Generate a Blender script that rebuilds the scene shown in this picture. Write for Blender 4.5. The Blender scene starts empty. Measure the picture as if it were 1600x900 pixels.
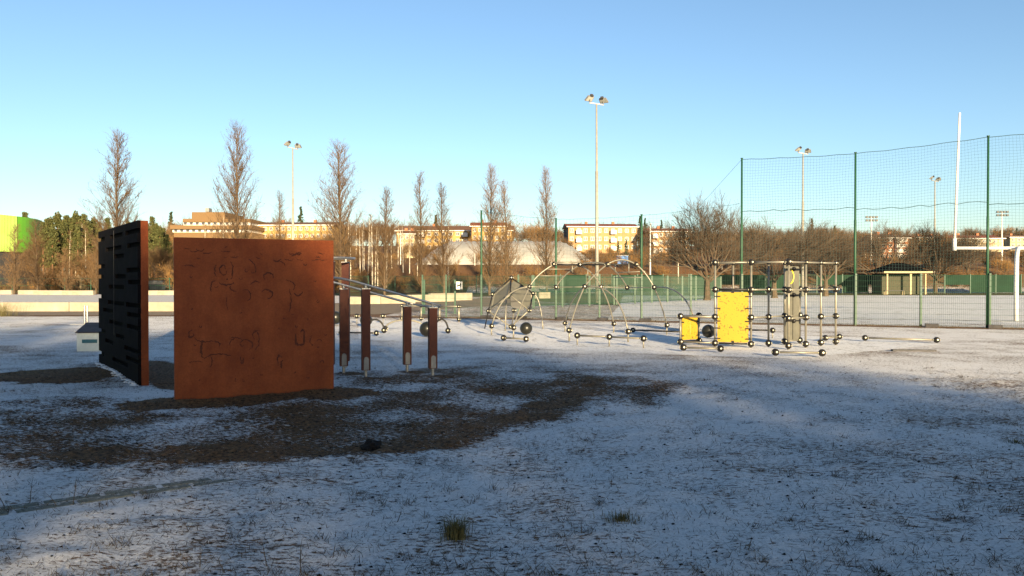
import bpy, math, random
import numpy as np
from mathutils import Vector, Matrix
R = math.radians
sc = bpy.context.scene
col = sc.collection

# ------------------------------------------------------------------ camera
F = 1250.0; HZ = 437.0; EYE = 1.7
cam_d = bpy.data.cameras.new('camera'); cam = bpy.data.objects.new('camera', cam_d); col.objects.link(cam)
cam_d.sensor_width = 36; cam_d.lens = 36*F/1600; cam_d.clip_start = .05; cam_d.clip_end = 3000
cam.location = (0, 0, EYE); cam.rotation_euler = (R(90) - math.atan((450-HZ)/F), 0, 0)
sc.camera = cam
# ------------------------------------------------------------------ sky, sun, exposure
SUN_EL = 11.5; SUN_AZ = 16.0      # sun stands behind the camera, 16 degrees to its right
w = bpy.data.worlds.new('World'); sc.world = w; w.use_nodes = True
nt = w.node_tree
sky = nt.nodes.new('ShaderNodeTexSky'); sky.sky_type = 'NISHITA'; sky.sun_disc = False
sky.sun_elevation = R(SUN_EL); sky.sun_rotation = R(180 - SUN_AZ)
sky.air_density = 1.0; sky.dust_density = 0.45; sky.ozone_density = 2.7; sky.altitude = 30
bg = nt.nodes['Background']; bg.inputs[1].default_value = 0.066
nt.links.new(sky.outputs[0], bg.inputs[0])
sd = bpy.data.lights.new('sun', 'SUN'); sun = bpy.data.objects.new('sun', sd); col.objects.link(sun)
sd.energy = 5.0; sd.angle = R(0.8); sd.color = (1.0, .79, .49)
S = Vector((math.sin(R(SUN_AZ))*math.cos(R(SUN_EL)), -math.cos(R(SUN_AZ))*math.cos(R(SUN_EL)), math.sin(R(SUN_EL))))
sun.rotation_euler = S.to_track_quat('Z', 'Y').to_euler()
sc.view_settings.view_transform = 'Standard'; sc.view_settings.look = 'None'
sc.view_settings.exposure = 1.68; sc.view_settings.gamma = 1.0
sc.render.engine = 'CYCLES'

# ------------------------------------------------------------------ helpers
def gd(y): return F*EYE/(y-HZ)                      # ground distance from an image row
def G(x, y):                                        # ground point seen at a pixel
    d = gd(y); return Vector(((x-800)/F*d, d, 0))
def P(x, y, d): return Vector(((x-800)/F*d, d, EYE+(HZ-y)/F*d))
def rnd(a, b): return random.uniform(a, b)

ORG = {}
class MB:
    def __init__(s): s.v = []; s.f = []; s.mi = []; s.cur = 0; s.sm = False
    def face(s, idx): s.f.append(idx); s.mi.append(s.cur)
    def box(s, c, size, rz=0, axes=None):
        c = Vector(c); n = len(s.v)
        if axes is None:
            ax = Vector((math.cos(rz), math.sin(rz), 0)); ay = Vector((-math.sin(rz), math.cos(rz), 0)); az = Vector((0, 0, 1))
        else: ax, ay, az = axes
        for k in (-.5, .5):
            for j in (-.5, .5):
                for i in (-.5, .5):
                    s.v.append(c + ax*size[0]*i + ay*size[1]*j + az*size[2]*k)
        for q in ((0, 2, 3, 1), (4, 5, 7, 6), (0, 1, 5, 4), (2, 6, 7, 3), (0, 4, 6, 2), (1, 3, 7, 5)):
            s.face([n+a for a in q])
        return s
    def bar(s, a, b, wd, th):                       # box beam between two points
        a = Vector(a); b = Vector(b); d = b-a; L = d.length; ax = d/L
        up = Vector((0, 0, 1)) if abs(ax.z) < .95 else Vector((0, 1, 0))
        ay = up.cross(ax).normalized(); az = ax.cross(ay)
        return s.box((a+b)/2, (L, wd, th), axes=(ax, ay, az))
    def tube(s, pts, r, n=8, cap=True):
        pts = [Vector(p) for p in pts]; m = len(pts)
        if not hasattr(r, '__len__'): r = [r]*m
        base = len(s.v); ref = None
        for i, p in enumerate(pts):
            t = (pts[min(i+1, m-1)] - pts[max(i-1, 0)])
            t = t.normalized() if t.length > 1e-9 else Vector((0, 0, 1))
            if ref is None: ref = Vector((1, 0, 0)) if abs(t.x) < .8 else Vector((0, 1, 0))
            u = t.cross(ref)
            u = u.normalized() if u.length > 1e-6 else t.orthogonal().normalized()
            v2 = t.cross(u); ref = -v2 if False else u.cross(t)
            for k in range(n):
                a = 2*math.pi*k/n
                s.v.append(p + (u*math.cos(a) + v2*math.sin(a))*r[i])
        for i in range(m-1):
            for k in range(n):
                a = base+i*n+k; b = base+i*n+(k+1) % n
                s.face([a, b, b+n, a+n])
        if cap and n > 2:
            s.face([base+k for k in range(n)][::-1]); s.face([base+(m-1)*n+k for k in range(n)])
        return s
    def sphere(s, c, r, nu=14, nv=9, sq=(1, 1, 1)):
        c = Vector(c); b = len(s.v)
        s.v.append(c+Vector((0, 0, -r*sq[2])))
        for j in range(1, nv):
            ph = -math.pi/2+math.pi*j/nv
            for i in range(nu):
                th = 2*math.pi*i/nu
                s.v.append(c+Vector((r*sq[0]*math.cos(ph)*math.cos(th), r*sq[1]*math.cos(ph)*math.sin(th), r*sq[2]*math.sin(ph))))
        top = len(s.v); s.v.append(c+Vector((0, 0, r*sq[2])))
        for i in range(nu):
            s.face([b, b+1+(i+1) % nu, b+1+i]); s.face([top, top-nu+i, top-nu+(i+1) % nu])
        for j in range(nv-2):
            for i in range(nu):
                a = b+1+j*nu+i; e = b+1+j*nu+(i+1) % nu
                s.face([a, e, e+nu, a+nu])
        return s
    def prism(s, poly, vec):                        # polygon extruded along vec
        vec = Vector(vec); n = len(s.v); m = len(poly)
        for p in poly: s.v.append(Vector(p))
        for p in poly: s.v.append(Vector(p)+vec)
        s.face(list(range(n, n+m))[::-1]); s.face(list(range(n+m, n+2*m)))
        for i in range(m):
            j = (i+1) % m; s.face([n+i, n+j, n+m+j, n+m+i])
        return s
    def mesh(s, name, mats, off=None, smooth=False):
        me = bpy.data.meshes.new(name)
        o = Vector(off) if off is not None else Vector((0, 0, 0))
        me.from_pydata([(p[0]-o[0], p[1]-o[1], p[2]-o[2]) for p in s.v], [], s.f)
        if not isinstance(mats, (list, tuple)): mats = [mats]
        for m in mats: me.materials.append(m)
        if len(mats) > 1: me.polygons.foreach_set('material_index', s.mi)
        if smooth: me.polygons.foreach_set('use_smooth', [True]*len(me.polygons))
        me.update(); return me
    def build(s, name, mats, parent=None, root=None, smooth=False):
        root = root or parent
        off = ORG.get(root.name) if root is not None else None
        ob = bpy.data.objects.new(name, s.mesh(name, mats, off, smooth)); col.objects.link(ob)
        if parent is not None: ob.parent = parent
        return ob

def tag(o, label=None, cat=None, group=None, kind=None):
    if label: o['label'] = label
    if cat: o['category'] = cat
    if group: o['group'] = group
    if kind: o['kind'] = kind
    return o
def thing(name, label, cat, loc=(0, 0, 0), rz=0, group=None):
    o = bpy.data.objects.new(name, None); col.objects.link(o); o.empty_display_size = .2
    o.location = loc; o.rotation_euler = (0, 0, rz)
    tag(o, label, cat, group)
    ORG[o.name] = Vector(loc) if rz == 0 else Vector((0, 0, 0))
    return o
def inst(name, me, parent, pos, rot=(0, 0, 0), scale=(1, 1, 1), root=None):
    ob = bpy.data.objects.new(name, me); col.objects.link(ob)
    root = root or parent
    off = ORG.get(root.name, Vector((0, 0, 0))) if root is not None else Vector((0, 0, 0))
    ob.location = Vector(pos)-off; ob.rotation_euler = rot; ob.scale = scale
    if parent is not None: ob.parent = parent
    return ob
def copy_tree(o, parent=None):
    c = o.copy(); col.objects.link(c)
    if parent is not None: c.parent = parent
    for ch in list(o.children): copy_tree(ch, c)
    return c
def quad(a, c, b, n=10):
    a, b, c = Vector(a), Vector(b), Vector(c)
    return [a*(1-t)**2 + c*2*t*(1-t) + b*t*t for t in [i/n for i in range(n+1)]]
def ss(a, b, x):
    t = np.clip((x-a)/(b-a), 0, 1); return t*t*(3-2*t)

# numpy gradient noise
class Noise:
    def __init__(s, seed):
        r = np.random.RandomState(seed); s.p = r.permutation(512); s.p = np.concatenate([s.p, s.p]); a = r.rand(512)*2*np.pi
        s.g = np.stack([np.cos(a), np.sin(a)], 1)
    def __call__(s, x, y):
        xi = np.floor(x).astype(int); yi = np.floor(y).astype(int); xf = x-xi; yf = y-yi
        u = xf**3*(xf*(xf*6-15)+10); v = yf**3*(yf*(yf*6-15)+10)
        def gr(i, j, fx, fy):
            h = s.p[(s.p[i & 511]+j) & 511]; return s.g[h, 0]*fx+s.g[h, 1]*fy
        a = gr(xi, yi, xf, yf); b = gr(xi+1, yi, xf-1, yf); c = gr(xi, yi+1, xf, yf-1); d = gr(xi+1, yi+1, xf-1, yf-1)
        return (a*(1-u)+b*u)*(1-v)+(c*(1-u)+d*u)*v
    def fbm(s, x, y, o=4, g=.5):
        r = 0; a = 1
        for i in range(o): r = r+a*s(x+17.3*i, y-9.1*i); x = x*2; y = y*2; a *= g
        return r

# ------------------------------------------------------------------ materials
def mat(name, c, rough=.7, metal=0, spec=.3, var=0, vscale=6, c2=None, bump=0, bscale=40, coat=0):
    m = bpy.data.materials.new(name); m.use_nodes = True; t = m.node_tree; b = t.nodes['Principled BSDF']
    b.inputs['Base Color'].default_value = (*c, 1); b.inputs['Roughness'].default_value = rough
    b.inputs['Metallic'].default_value = metal; b.inputs['Specular IOR Level'].default_value = spec
    if var or c2:
        tc = t.nodes.new('ShaderNodeTexCoord'); n = t.nodes.new('ShaderNodeTexNoise')
        n.inputs['Scale'].default_value = vscale; n.inputs['Detail'].default_value = 6; n.inputs['Roughness'].default_value = .65
        t.links.new(tc.outputs['Object'], n.inputs['Vector'])
        r = t.nodes.new('ShaderNodeValToRGB'); e = r.color_ramp.elements
        e[0].position = .35; e[1].position = .68
        lo = c if c2 else tuple(x*(1-var) for x in c); hi = c2 if c2 else tuple(min(1, x*(1+var)) for x in c)
        e[0].color = (*lo, 1); e[1].color = (*hi, 1)
        t.links.new(n.outputs['Fac'], r.inputs[0]); t.links.new(r.outputs[0], b.inputs['Base Color'])
    if bump:
        tc = t.nodes.new('ShaderNodeTexCoord'); n = t.nodes.new('ShaderNodeTexNoise')
        n.inputs['Scale'].default_value = bscale; n.inputs['Detail'].default_value = 5
        t.links.new(tc.outputs['Object'], n.inputs['Vector'])
        bp = t.nodes.new('ShaderNodeBump'); bp.inputs['Strength'].default_value = bump; bp.inputs['Distance'].default_value = .02
        t.links.new(n.outputs['Fac'], bp.inputs['Height']); t.links.new(bp.outputs[0], b.inputs['Normal'])
    return m

def ground_material(name, bare_attr=True, bare=.2, snow=(.80, .785, .77), dirt=(.034, .018, .008), dirt2=(.25, .13, .055), scale=24., bumpd=.035):
    m = bpy.data.materials.new(name); m.use_nodes = True; t = m.node_tree; L = t.links; b = t.nodes['Principled BSDF']
    b.inputs['Roughness'].default_value = .85; b.inputs['Specular IOR Level'].default_value = .15
    tc = t.nodes.new('ShaderNodeTexCoord')
    def noise(s, det, rg, stretch=None):
        n = t.nodes.new('ShaderNodeTexNoise'); n.inputs['Scale'].default_value = s; n.inputs['Detail'].default_value = det; n.inputs['Roughness'].default_value = rg
        if stretch:
            mp = t.nodes.new('ShaderNodeMapping'); mp.inputs['Scale'].default_value = stretch; L.new(tc.outputs['Object'], mp.inputs[0]); L.new(mp.outputs[0], n.inputs['Vector'])
        else: L.new(tc.outputs['Object'], n.inputs['Vector'])
        return n.outputs['Fac']
    def math_(op, a, bb, clamp=False):
        n = t.nodes.new('ShaderNodeMath'); n.operation = op; n.use_clamp = clamp
        for i, x in enumerate((a, bb)):
            if isinstance(x, (int, float)): n.inputs[i].default_value = x
            else: L.new(x, n.inputs[i])
        return n.outputs[0]
    fine = noise(scale, 9, .8, (.62, 1.35, 1)); mid = noise(1.3, 5, .6)
    n = math_('ADD', math_('MULTIPLY', fine, .8), math_('MULTIPLY', mid, .2))
    if bare_attr:
        at = t.nodes.new('ShaderNodeAttribute'); at.attribute_name = 'bare'; bv = at.outputs['Fac']
    else: bv = bare
    thr = math_('SUBTRACT', .64, math_('MULTIPLY', bv, .30))
    fac = math_('ADD', math_('MULTIPLY', math_('SUBTRACT', n, thr), 24.), .5, True)
    dn = t.nodes.new('ShaderNodeValToRGB'); e = dn.color_ramp.elements
    e[0].position = .40; e[1].position = .64; e[0].color = (*dirt, 1); e[1].color = (*dirt2, 1)
    L.new(noise(23, 6, .7), dn.inputs[0])
    mx = t.nodes.new('ShaderNodeMix'); mx.data_type = 'RGBA'
    L.new(fac, mx.inputs['Factor']); L.new(dn.outputs[0], mx.inputs[7])
    sn = t.nodes.new('ShaderNodeValToRGB'); e = sn.color_ramp.elements
    e[0].position = .3; e[1].position = .7; e[0].color = (*[x*.72 for x in snow], 1); e[1].color = (*snow, 1)
    L.new(noise(30, 5, .7), sn.inputs[0]); L.new(sn.outputs[0], mx.inputs[6])
    L.new(mx.outputs[2], b.inputs['Base Color'])
    h = math_('ADD', noise(38, 7, .75), math_('MULTIPLY', fac, -.25))
    bp = t.nodes.new('ShaderNodeBump'); bp.inputs['Strength'].default_value = .9; bp.inputs['Distance'].default_value = bumpd
    L.new(h, bp.inputs['Height']); L.new(bp.outputs[0], b.inputs['Normal'])
    return m

M = {}
M['ground'] = ground_material('snowy_ground')
M['mat'] = ground_material('snow_on_rubber', False, .27, snow=(.82, .81, .79), dirt=(.10, .085, .07), dirt2=(.2, .17, .14), scale=9., bumpd=.015)
M['field'] = ground_material('snowy_field', False, .22, snow=(.72, .71, .69), dirt=(.10, .09, .055), dirt2=(.2, .17, .10), scale=1.1)
M['plaza'] = ground_material('snowy_plaza', False, .06, snow=(.6, .58, .56), dirt=(.2, .17, .13), dirt2=(.3, .25, .2), scale=.6)
M['grass'] = ground_material('winter_grass', False, .96, snow=(.5, .5, .45), dirt=(.05, .052, .018), dirt2=(.12, .105, .035), scale=.9)
M['gravel'] = ground_material('sandy_gravel', False, .93, snow=(.5, .48, .45), dirt=(.15, .115, .08), dirt2=(.30, .235, .165), scale=1.6)
M['bank'] = mat('brown_bank', (.06, .036, .018), .95, c2=(.17, .10, .045), vscale=.9, bump=.6, bscale=3)
M['rust'] = mat('weathered_steel', (.185, .038, .0085), .8, c2=(.285, .066, .016), vscale=1.6, bump=.12, bscale=60)
def rust_detail(m):
    t = m.node_tree; L = t.links; b = t.nodes['Principled BSDF']; src = b.inputs['Base Color'].links[0].from_socket
    tc = t.nodes.new('ShaderNodeTexCoord'); mp = t.nodes.new('ShaderNodeMapping'); mp.inputs['Scale'].default_value = (7, 7, .7); L.new(tc.outputs['Object'], mp.inputs[0])
    n = t.nodes.new('ShaderNodeTexNoise'); n.inputs['Scale'].default_value = 1.0; n.inputs['Detail'].default_value = 7; n.inputs['Roughness'].default_value = .7; L.new(mp.outputs[0], n.inputs['Vector'])
    r = t.nodes.new('ShaderNodeMapRange'); r.inputs[1].default_value = .3; r.inputs[2].default_value = .75; r.inputs[3].default_value = .90; r.inputs[4].default_value = 1.09; L.new(n.outputs['Fac'], r.inputs[0])
    f = t.nodes.new('ShaderNodeTexNoise'); f.inputs['Scale'].default_value = 45; f.inputs['Detail'].default_value = 4; L.new(tc.outputs['Object'], f.inputs['Vector'])
    r2 = t.nodes.new('ShaderNodeMapRange'); r2.inputs[1].default_value = .3; r2.inputs[2].default_value = .7; r2.inputs[3].default_value = .85; r2.inputs[4].default_value = 1.12; L.new(f.outputs['Fac'], r2.inputs[0])
    k = t.nodes.new('ShaderNodeMath'); k.operation = 'MULTIPLY'; L.new(r.outputs[0], k.inputs[0]); L.new(r2.outputs[0], k.inputs[1])
    mx = t.nodes.new('ShaderNodeVectorMath'); mx.operation = 'SCALE'; L.new(src, mx.inputs[0]); L.new(k.outputs[0], mx.inputs['Scale']); L.new(mx.outputs[0], b.inputs['Base Color'])
rust_detail(M['rust'])
M['rust_post'] = mat('red_brown_post', (.070, .015, .007), .6, c2=(.095, .022, .009), vscale=5)
M['scrib'] = mat('burnt_marks', (.085, .021, .007), .8, var=.5, vscale=20)
M['blackface'] = mat('black_board', (.0055, .005, .0055), .9, spec=.03, c2=(.010, .009, .0095), vscale=4)
M['slot'] = mat('slot_black', (.003, .003, .003), .95, spec=.02)
M['steel'] = mat('galvanised_steel', (.34, .33, .31), .38, metal=.75, spec=.5, var=.15, vscale=12)
M['tube'] = mat('painted_tube', (.20, .185, .145), .42, metal=.35, spec=.5, var=.15, vscale=9)
M['ball'] = mat('black_rubber', (.012, .011, .010), .5, spec=.3)
M['bigball'] = mat('dark_olive_ball', (.012, .012, .009), .35, spec=.35)
M['cap'] = mat('bolt_cap', (.42, .39, .28), .45, metal=.1, spec=.5)
M['grey'] = mat('grey_panel', (.085, .082, .065), .6, c2=(.12, .115, .09), vscale=3)
M['olive'] = mat('olive_with_roof_shade', (.045, .044, .026), .8, var=.2)  # pavilion back room: olive darkened to paint in the roof overhang's shade
M['yellow_ring'] = mat('yellow_ring', (.75, .62, .04), .5)
M['orange_line'] = mat('orange_line', (.65, .22, .02), .5)
M['green'] = mat('green_post', (.012, .055, .027), .5, spec=.3, var=.2)
M['dgreen'] = mat('dark_green_post', (.012, .05, .026), .5, spec=.4)
M['wire'] = mat('green_wire', (.010, .042, .022), .6)
M['net'] = mat('net_cord', (.018, .045, .045), .8)
M['screen'] = mat('green_windscreen', (.004, .019, .009), .9, c2=(.007, .030, .015), vscale=.5)
M['conc'] = mat('concrete', (.22, .19, .14), .85, c2=(.33, .29, .22), vscale=1.2, bump=.2, bscale=30)
M['white'] = mat('white_paint', (.62, .60, .55), .45, var=.06)
M['offwhite'] = mat('off_white_box', (.55, .57, .5), .6, var=.1)
M['teal'] = mat('teal_label', (.03, .11, .13), .4)
M['dark'] = mat('dark_lid', (.035, .033, .035), .6, var=.3)
M['lamp_grey'] = mat('lamp_grey', (.21, .21, .20), .5, metal=.3, var=.1)
M['lamp_face'] = mat('lamp_glass', (.40, .40, .36), .25, spec=.6)
M['lamp_dark'] = mat('lamp_dark', (.05, .05, .05), .5)
M['pole'] = mat('pole_steel', (.27, .26, .22), .55, metal=.2, var=.12, vscale=3)
M['bark'] = mat('grey_bark', (.06, .042, .027), .9, c2=(.11, .077, .048), vscale=5)
M['twig'] = mat('brown_twig', (.09, .053, .025), .9, c2=(.15, .09, .042), vscale=1.5)
M['twig_g'] = mat('grey_twig', (.045, .031, .019), .9, c2=(.075, .052, .032), vscale=1.5)
M['twig_o'] = mat('amber_twig', (.155, .082, .026), .9, c2=(.24, .135, .046), vscale=1.5)
M['birch'] = mat('birch_bark', (.5, .44, .34), .8, c2=(.62, .56, .45), vscale=8)
M['pine_bark'] = mat('pine_bark', (.2, .10, .05), .9, var=.3)
M['needle'] = mat('pine_needles', (.042, .050, .014), .8, c2=(.095, .092, .026), vscale=1.2)
M['spruce'] = mat('spruce_needles', (.018, .03, .012), .8, c2=(.045, .058, .02), vscale=1.2)
M['stone'] = ground_material('paver_stone', False, .72, dirt=(.12, .125, .10), dirt2=(.24, .24, .20))
M['clod'] = mat('dark_clod', (.008, .006, .005), .95, var=.4, vscale=30, bump=.6)
M['straw'] = mat('dry_grass', (.075, .068, .022), .8, c2=(.14, .115, .04), vscale=5)
M['blade'] = mat('dead_blade', (.04, .028, .015), .9, c2=(.11, .08, .04), vscale=3)
M['brick_y'] = mat('yellow_render', (.30, .19, .065), .85, c2=(.36, .235, .09), vscale=.5)
M['brick_o'] = mat('buff_brick', (.28, .165, .075), .85, c2=(.33, .20, .095), vscale=.6)
M['brick_p'] = mat('salmon_brick', (.27, .105, .05), .85, c2=(.31, .13, .065), vscale=.6)
M['cream'] = mat('cream_wall', (.33, .26, .155), .85, c2=(.38, .31, .19), vscale=.4)
M['brownband'] = mat('brown_band', (.15, .09, .04), .85, var=.15)
M['roof_r'] = mat('red_roof', (.13, .033, .016), .85, c2=(.17, .045, .022), vscale=.8)
M['roof_b'] = mat('brown_roof', (.13, .065, .035), .85, var=.2)
M['roof_k'] = mat('black_roof', (.004, .004, .004), .9, spec=.05, var=.3)
M['gable'] = mat('dark_gable', (.04, .035, .035), .8)
M['pane'] = mat('window_glass', (.06, .06, .065), .12, spec=.6)
M['hall_g'] = mat('lime_green_cladding', (.13, .42, .018), .5, c2=(.15, .46, .026), vscale=.3)
M['hall_y'] = mat('yellow_green_cladding', (.36, .58, .10), .45, c2=(.42, .64, .14), vscale=.3)
M['hall_d'] = mat('dark_base', (.05, .05, .052), .7, var=.2)
M['dome'] = mat('dome_fabric', (.26, .25, .225), .7, c2=(.35, .335, .30), vscale=.15)
M['blue'] = mat('blue_paint', (.04, .16, .42), .5)
M['carpaint'] = mat('dark_car_paint', (.02, .024, .03), .25, spec=.6)
M['tyre'] = mat('tyre', (.015, .015, .015), .8)

def yellow_material():
    m = mat('yellow_board', (.34, .215, .014), .55, spec=.35); t = m.node_tree; L = t.links; b = t.nodes['Principled BSDF']
    tc = t.nodes.new('ShaderNodeTexCoord'); vo = t.nodes.new('ShaderNodeTexNoise'); vo.inputs['Scale'].default_value = 22; vo.inputs['Detail'].default_value = 3; vo.inputs['Roughness'].default_value = .6
    L.new(tc.outputs['Object'], vo.inputs['Vector'])
    big = t.nodes.new('ShaderNodeTexNoise'); big.inputs['Scale'].default_value = 2.6; big.inputs['Detail'].default_value = 2; L.new(tc.outputs['Object'], big.inputs['Vector'])
    ad = t.nodes.new('ShaderNodeMath'); ad.operation = 'MULTIPLY_ADD'; ad.inputs[1].default_value = .45; L.new(big.outputs['Fac'], ad.inputs[0]); L.new(vo.outputs['Fac'], ad.inputs[2])
    r = t.nodes.new('ShaderNodeValToRGB'); e = r.color_ramp.elements; e[0].position = .83; e[1].position = .87
    e[0].color = (.34, .215, .014, 1); e[1].color = (.10, .06, .015, 1)
    L.new(ad.outputs[0], r.inputs[0]); L.new(r.outputs[0], b.inputs['Base Color'])
    return m
M['yellow'] = yellow_material()

# ------------------------------------------------------------------ ground
nz = Noise(3); nz2 = Noise(8)
def seg_dist(x, y, pts):
    best = np.full(np.shape(x), 1e9)
    for (ax, ay), (bx, by) in zip(pts[:-1], pts[1:]):
        dx, dy = bx-ax, by-ay; t = np.clip(((x-ax)*dx+(y-ay)*dy)/(dx*dx+dy*dy), 0, 1)
        best = np.minimum(best, np.hypot(x-ax-t*dx, y-ay-t*dy))
    return best
FW0 = Vector((-4.69, 11.1, 0)); FW1 = Vector((-2.69, 12.07, 0))      # rust panel, foot line
LW0 = Vector((-5.99, 12.8, 0)); LW1 = Vector((-8.27, 16.0, 0))       # slotted wall, foot line
band_pts = [(G(x, y).x, G(x, y).y) for x, y in ((300, 705), (420, 712), (540, 705), (650, 695), (760, 665), (860, 640), (915, 612), (905, 592))]
brown_poly = [(G(x, y).x, G(x, y).y) for x, y in ((-60, 625), (-60, 728), (120, 735), (250, 742), (450, 728), (560, 722), (750, 690), (850, 662), (960, 648), (1050, 628), (1085, 604), (1000, 588), (900, 577), (750, 573), (540, 578), (500, 610), (300, 640), (150, 622))]
def in_poly(x, y, poly):
    c = np.zeros(np.shape(x), bool); n = len(poly)
    for i in range(n):
        x0, y0 = poly[i]; x1, y1 = poly[(i+1) % n]
        if y0 == y1: continue
        c ^= ((y0 > y) != (y1 > y)) & (x < (x1-x0)*(y-y0)/(y1-y0)+x0)
    return c
def hill_z(x, y):
    px = x/np.maximum(y, 1)*F+800
    f = .22+.78*ss(130, 420, px)
    z = 4.0*ss(104, 122, y)+.5*ss(122, 165, y)+5.3*ss(165, 235, y)+9*ss(235, 420, y)
    return z*f
def ground_z(x, y):
    near = 1-ss(12.5, 16.8, y)
    z = (.035*nz.fbm(x*.5, y*.5, 3)+.030*nz2.fbm(x*2.2, y*2.2, 3, .55))*near
    rough = in_poly(x, y, brown_poly)*1.0
    z = z+.05*np.abs(nz.fbm(x*4.3, y*5.5, 3))*(rough*near)
    df = seg_dist(x, y, [(FW0.x, FW0.y), (FW1.x, FW1.y)]); z = z+.025*np.exp(-(df/.55)**2)
    dl = seg_dist(x, y, [(LW0.x, LW0.y), (LW1.x, LW1.y)]); z = z+.02*np.exp(-(dl/.5)**2)
    z = z+.07*np.exp(-(((x+8.0)/1.0)**2+((y-14.0)/1.3)**2))
    for q in POSTS: z = z+.03*np.exp(-((x-q[0])**2+(y-q[1])**2)/.12)
    dk = seg_dist(x, y, [KA, KB]); z = z*ss(.2, .5, dk)
    return z+hill_z(x, y)
KA = tuple(G(-40, 806)[:2]); KB = tuple(G(352, 748)[:2])
POSTS = [(-2.99, 14.2), (-2.47, 13.5), (-1.91, 14.55), (-1.38, 13.9)]
def bare_f(x, y):
    b = .295+.18*nz.fbm(x*.35+5, y*.35, 3)+.05*ss(12, 17, y)
    b = b+.06*ss(4, 9, x)*(1-ss(9, 16, y))
    soft = np.zeros(np.shape(x))
    for ox, oy in ((0, 0), (.35, 0), (-.35, 0), (0, .4), (0, -.4), (.25, .3), (-.25, -.3)):
        soft = soft+in_poly(x+ox+.5*nz2.fbm(x*.9, y*.9, 3), y+oy+.5*nz.fbm(x*.9, y*.9+3, 3), brown_poly)/7.
    b = np.maximum(b, soft*(.56+.42*nz2.fbm(x*.6, y*.6, 3)))
    d = seg_dist(x+.25*nz.fbm(x*1.4, y*1.4, 3), y+.25*nz2.fbm(x*1.4, y*1.4, 3), band_pts)
    b = np.maximum(b, (.76+.25*nz.fbm(x*1.7, y*1.7, 3))*(1-ss(.2, .8, d)))
    df = .28*nz.fbm(x*2.2, y*2.2, 3)+seg_dist(x, y+.28, [(FW0.x-.1, FW0.y), (FW1.x+.1, FW1.y)]); b = np.maximum(b, 1.1*(1-ss(.35, .75, df)))
    e = ((x+8.1)/1.35)**2+((y-13.9)/1.25)**2+.5*nz.fbm(x*1.5, y*1.5, 3); b = np.maximum(b, 1.2*(1-ss(.6, 1.1, e)))
    dl = seg_dist(x-.45, y-.2, [(LW0.x+.3, LW0.y), (LW1.x+.3, LW1.y)]); b = np.maximum(b, 1.1*(1-ss(.35, .7, dl)))
    for q in POSTS: b = np.maximum(b, .95*np.exp(-((x-q[0]-.15)**2+(y-q[1])**2)/.16))
    b = b-.02*ss(17, 21, y)*(1-ss(29, 33, y))
    dfn = seg_dist(x, y, [(-9, 37.5), (-1.36, 35.4), (17.3, 27.7), (40, 19)]); b = np.maximum(b, .75*(1-ss(.3, 1.3, dfn)))
    b = np.maximum(b, .5*ss(30, 36, y)*(x > -8)+.0); b = np.maximum(b, .9*ss(104, 112, y))
    b = np.maximum(b, .85*ss(35, 38.5, y+.6*nz.fbm(x*.3, y*.3, 2))*(x <= -6))
    return b
def axis(dense0, dense1, step, lo, hi, g=1.12):
    a = list(np.arange(dense0, dense1, step)); s = step; v = a[-1]
    while v < hi: s *= g; v += s; a.append(v)
    s = step; v = a[0]; l = []
    while v > lo: s *= g; v -= s; l.append(v)
    return np.array(l[::-1]+a)
xs = axis(-11, 11, .055, -900, 900)
ys = [-120, -80, -50, -30, -18, -10, -6, -3, -1, .5, 2, 3, 3.6]
while ys[-1] < 1400: ys.append(ys[-1]+max(.045, .0062*ys[-1] if ys[-1] < 30 else .014*ys[-1]))
ys = np.array(ys)
X, Y = np.meshgrid(xs, ys); Zg = ground_z(X, Y); Bg = bare_f(X, Y)
def grid_mesh(name, X, Y, Z, m, attr=None):
    ny, nx = X.shape
    me = bpy.data.meshes.new(name); v = np.stack([X, Y, Z], -1).reshape(-1, 3)
    idx = np.arange(nx*ny).reshape(ny, nx)
    q = np.stack([idx[:-1, :-1], idx[:-1, 1:], idx[1:, 1:], idx[1:, :-1]], -1).reshape(-1, 4)
    me.vertices.add(len(v)); me.vertices.foreach_set('co', v.ravel().astype(np.float32))
    me.loops.add(q.size); me.loops.foreach_set('vertex_index', q.ravel().astype(np.int32))
    me.polygons.add(len(q)); me.polygons.foreach_set('loop_start', np.arange(0, q.size, 4, dtype=np.int32)); me.polygons.foreach_set('loop_total', np.full(len(q), 4, np.int32))
    me.polygons.foreach_set('use_smooth', np.ones(len(q), bool))
    if attr is not None:
        a = me.attributes.new('bare', 'FLOAT', 'POINT'); a.data.foreach_set('value', attr.ravel().astype(np.float32))
    me.materials.append(m); me.update(calc_edges=True)
    o = bpy.data.objects.new(name, me); col.objects.link(o); return o
tag(grid_mesh('ground', X, Y, Zg, M['ground'], Bg), kind='structure')
def gz(x, y): return float(ground_z(np.array([float(x)]), np.array([float(y)]))[0])

def sheet(name, poly, m, z):
    b = MB(); b.v += [Vector((p[0], p[1], z)) for p in poly]; b.face(list(range(len(poly)))); return tag(b.build(name, m), kind='structure')
sheet('sports_field', [(4.5, 37), (60, 24), (140, 60), (120, 88), (12, 86), (7, 52)], M['field'], .006)
sheet('grass_strip', [(7, 52.3), (11.9, 86.3), (119, 88.3), (119, 101), (8, 101), (-2, 78), (2, 62)], M['grass'], .010)
sheet('far_lawn', [(-22, 79), (-3, 79), (7, 101), (7, 103), (-26, 103)], M['grass'], .010)
sheet('plaza', [(-120, 44), (-17.5, 44), (-13, 57), (-5, 65), (-22.5, 90), (-120, 98)], M['plaza'], .014)
sheet('gravel_path', [(-70, 37.6), (-14, 38.2), (-6.5, 39), (-2.5, 50), (4, 55), (1.5, 61.5), (-2.5, 77), (-4.4, 64), (-12.5, 56), (-17, 43.2), (-70, 42.2)], M['gravel'], .010)
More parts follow.
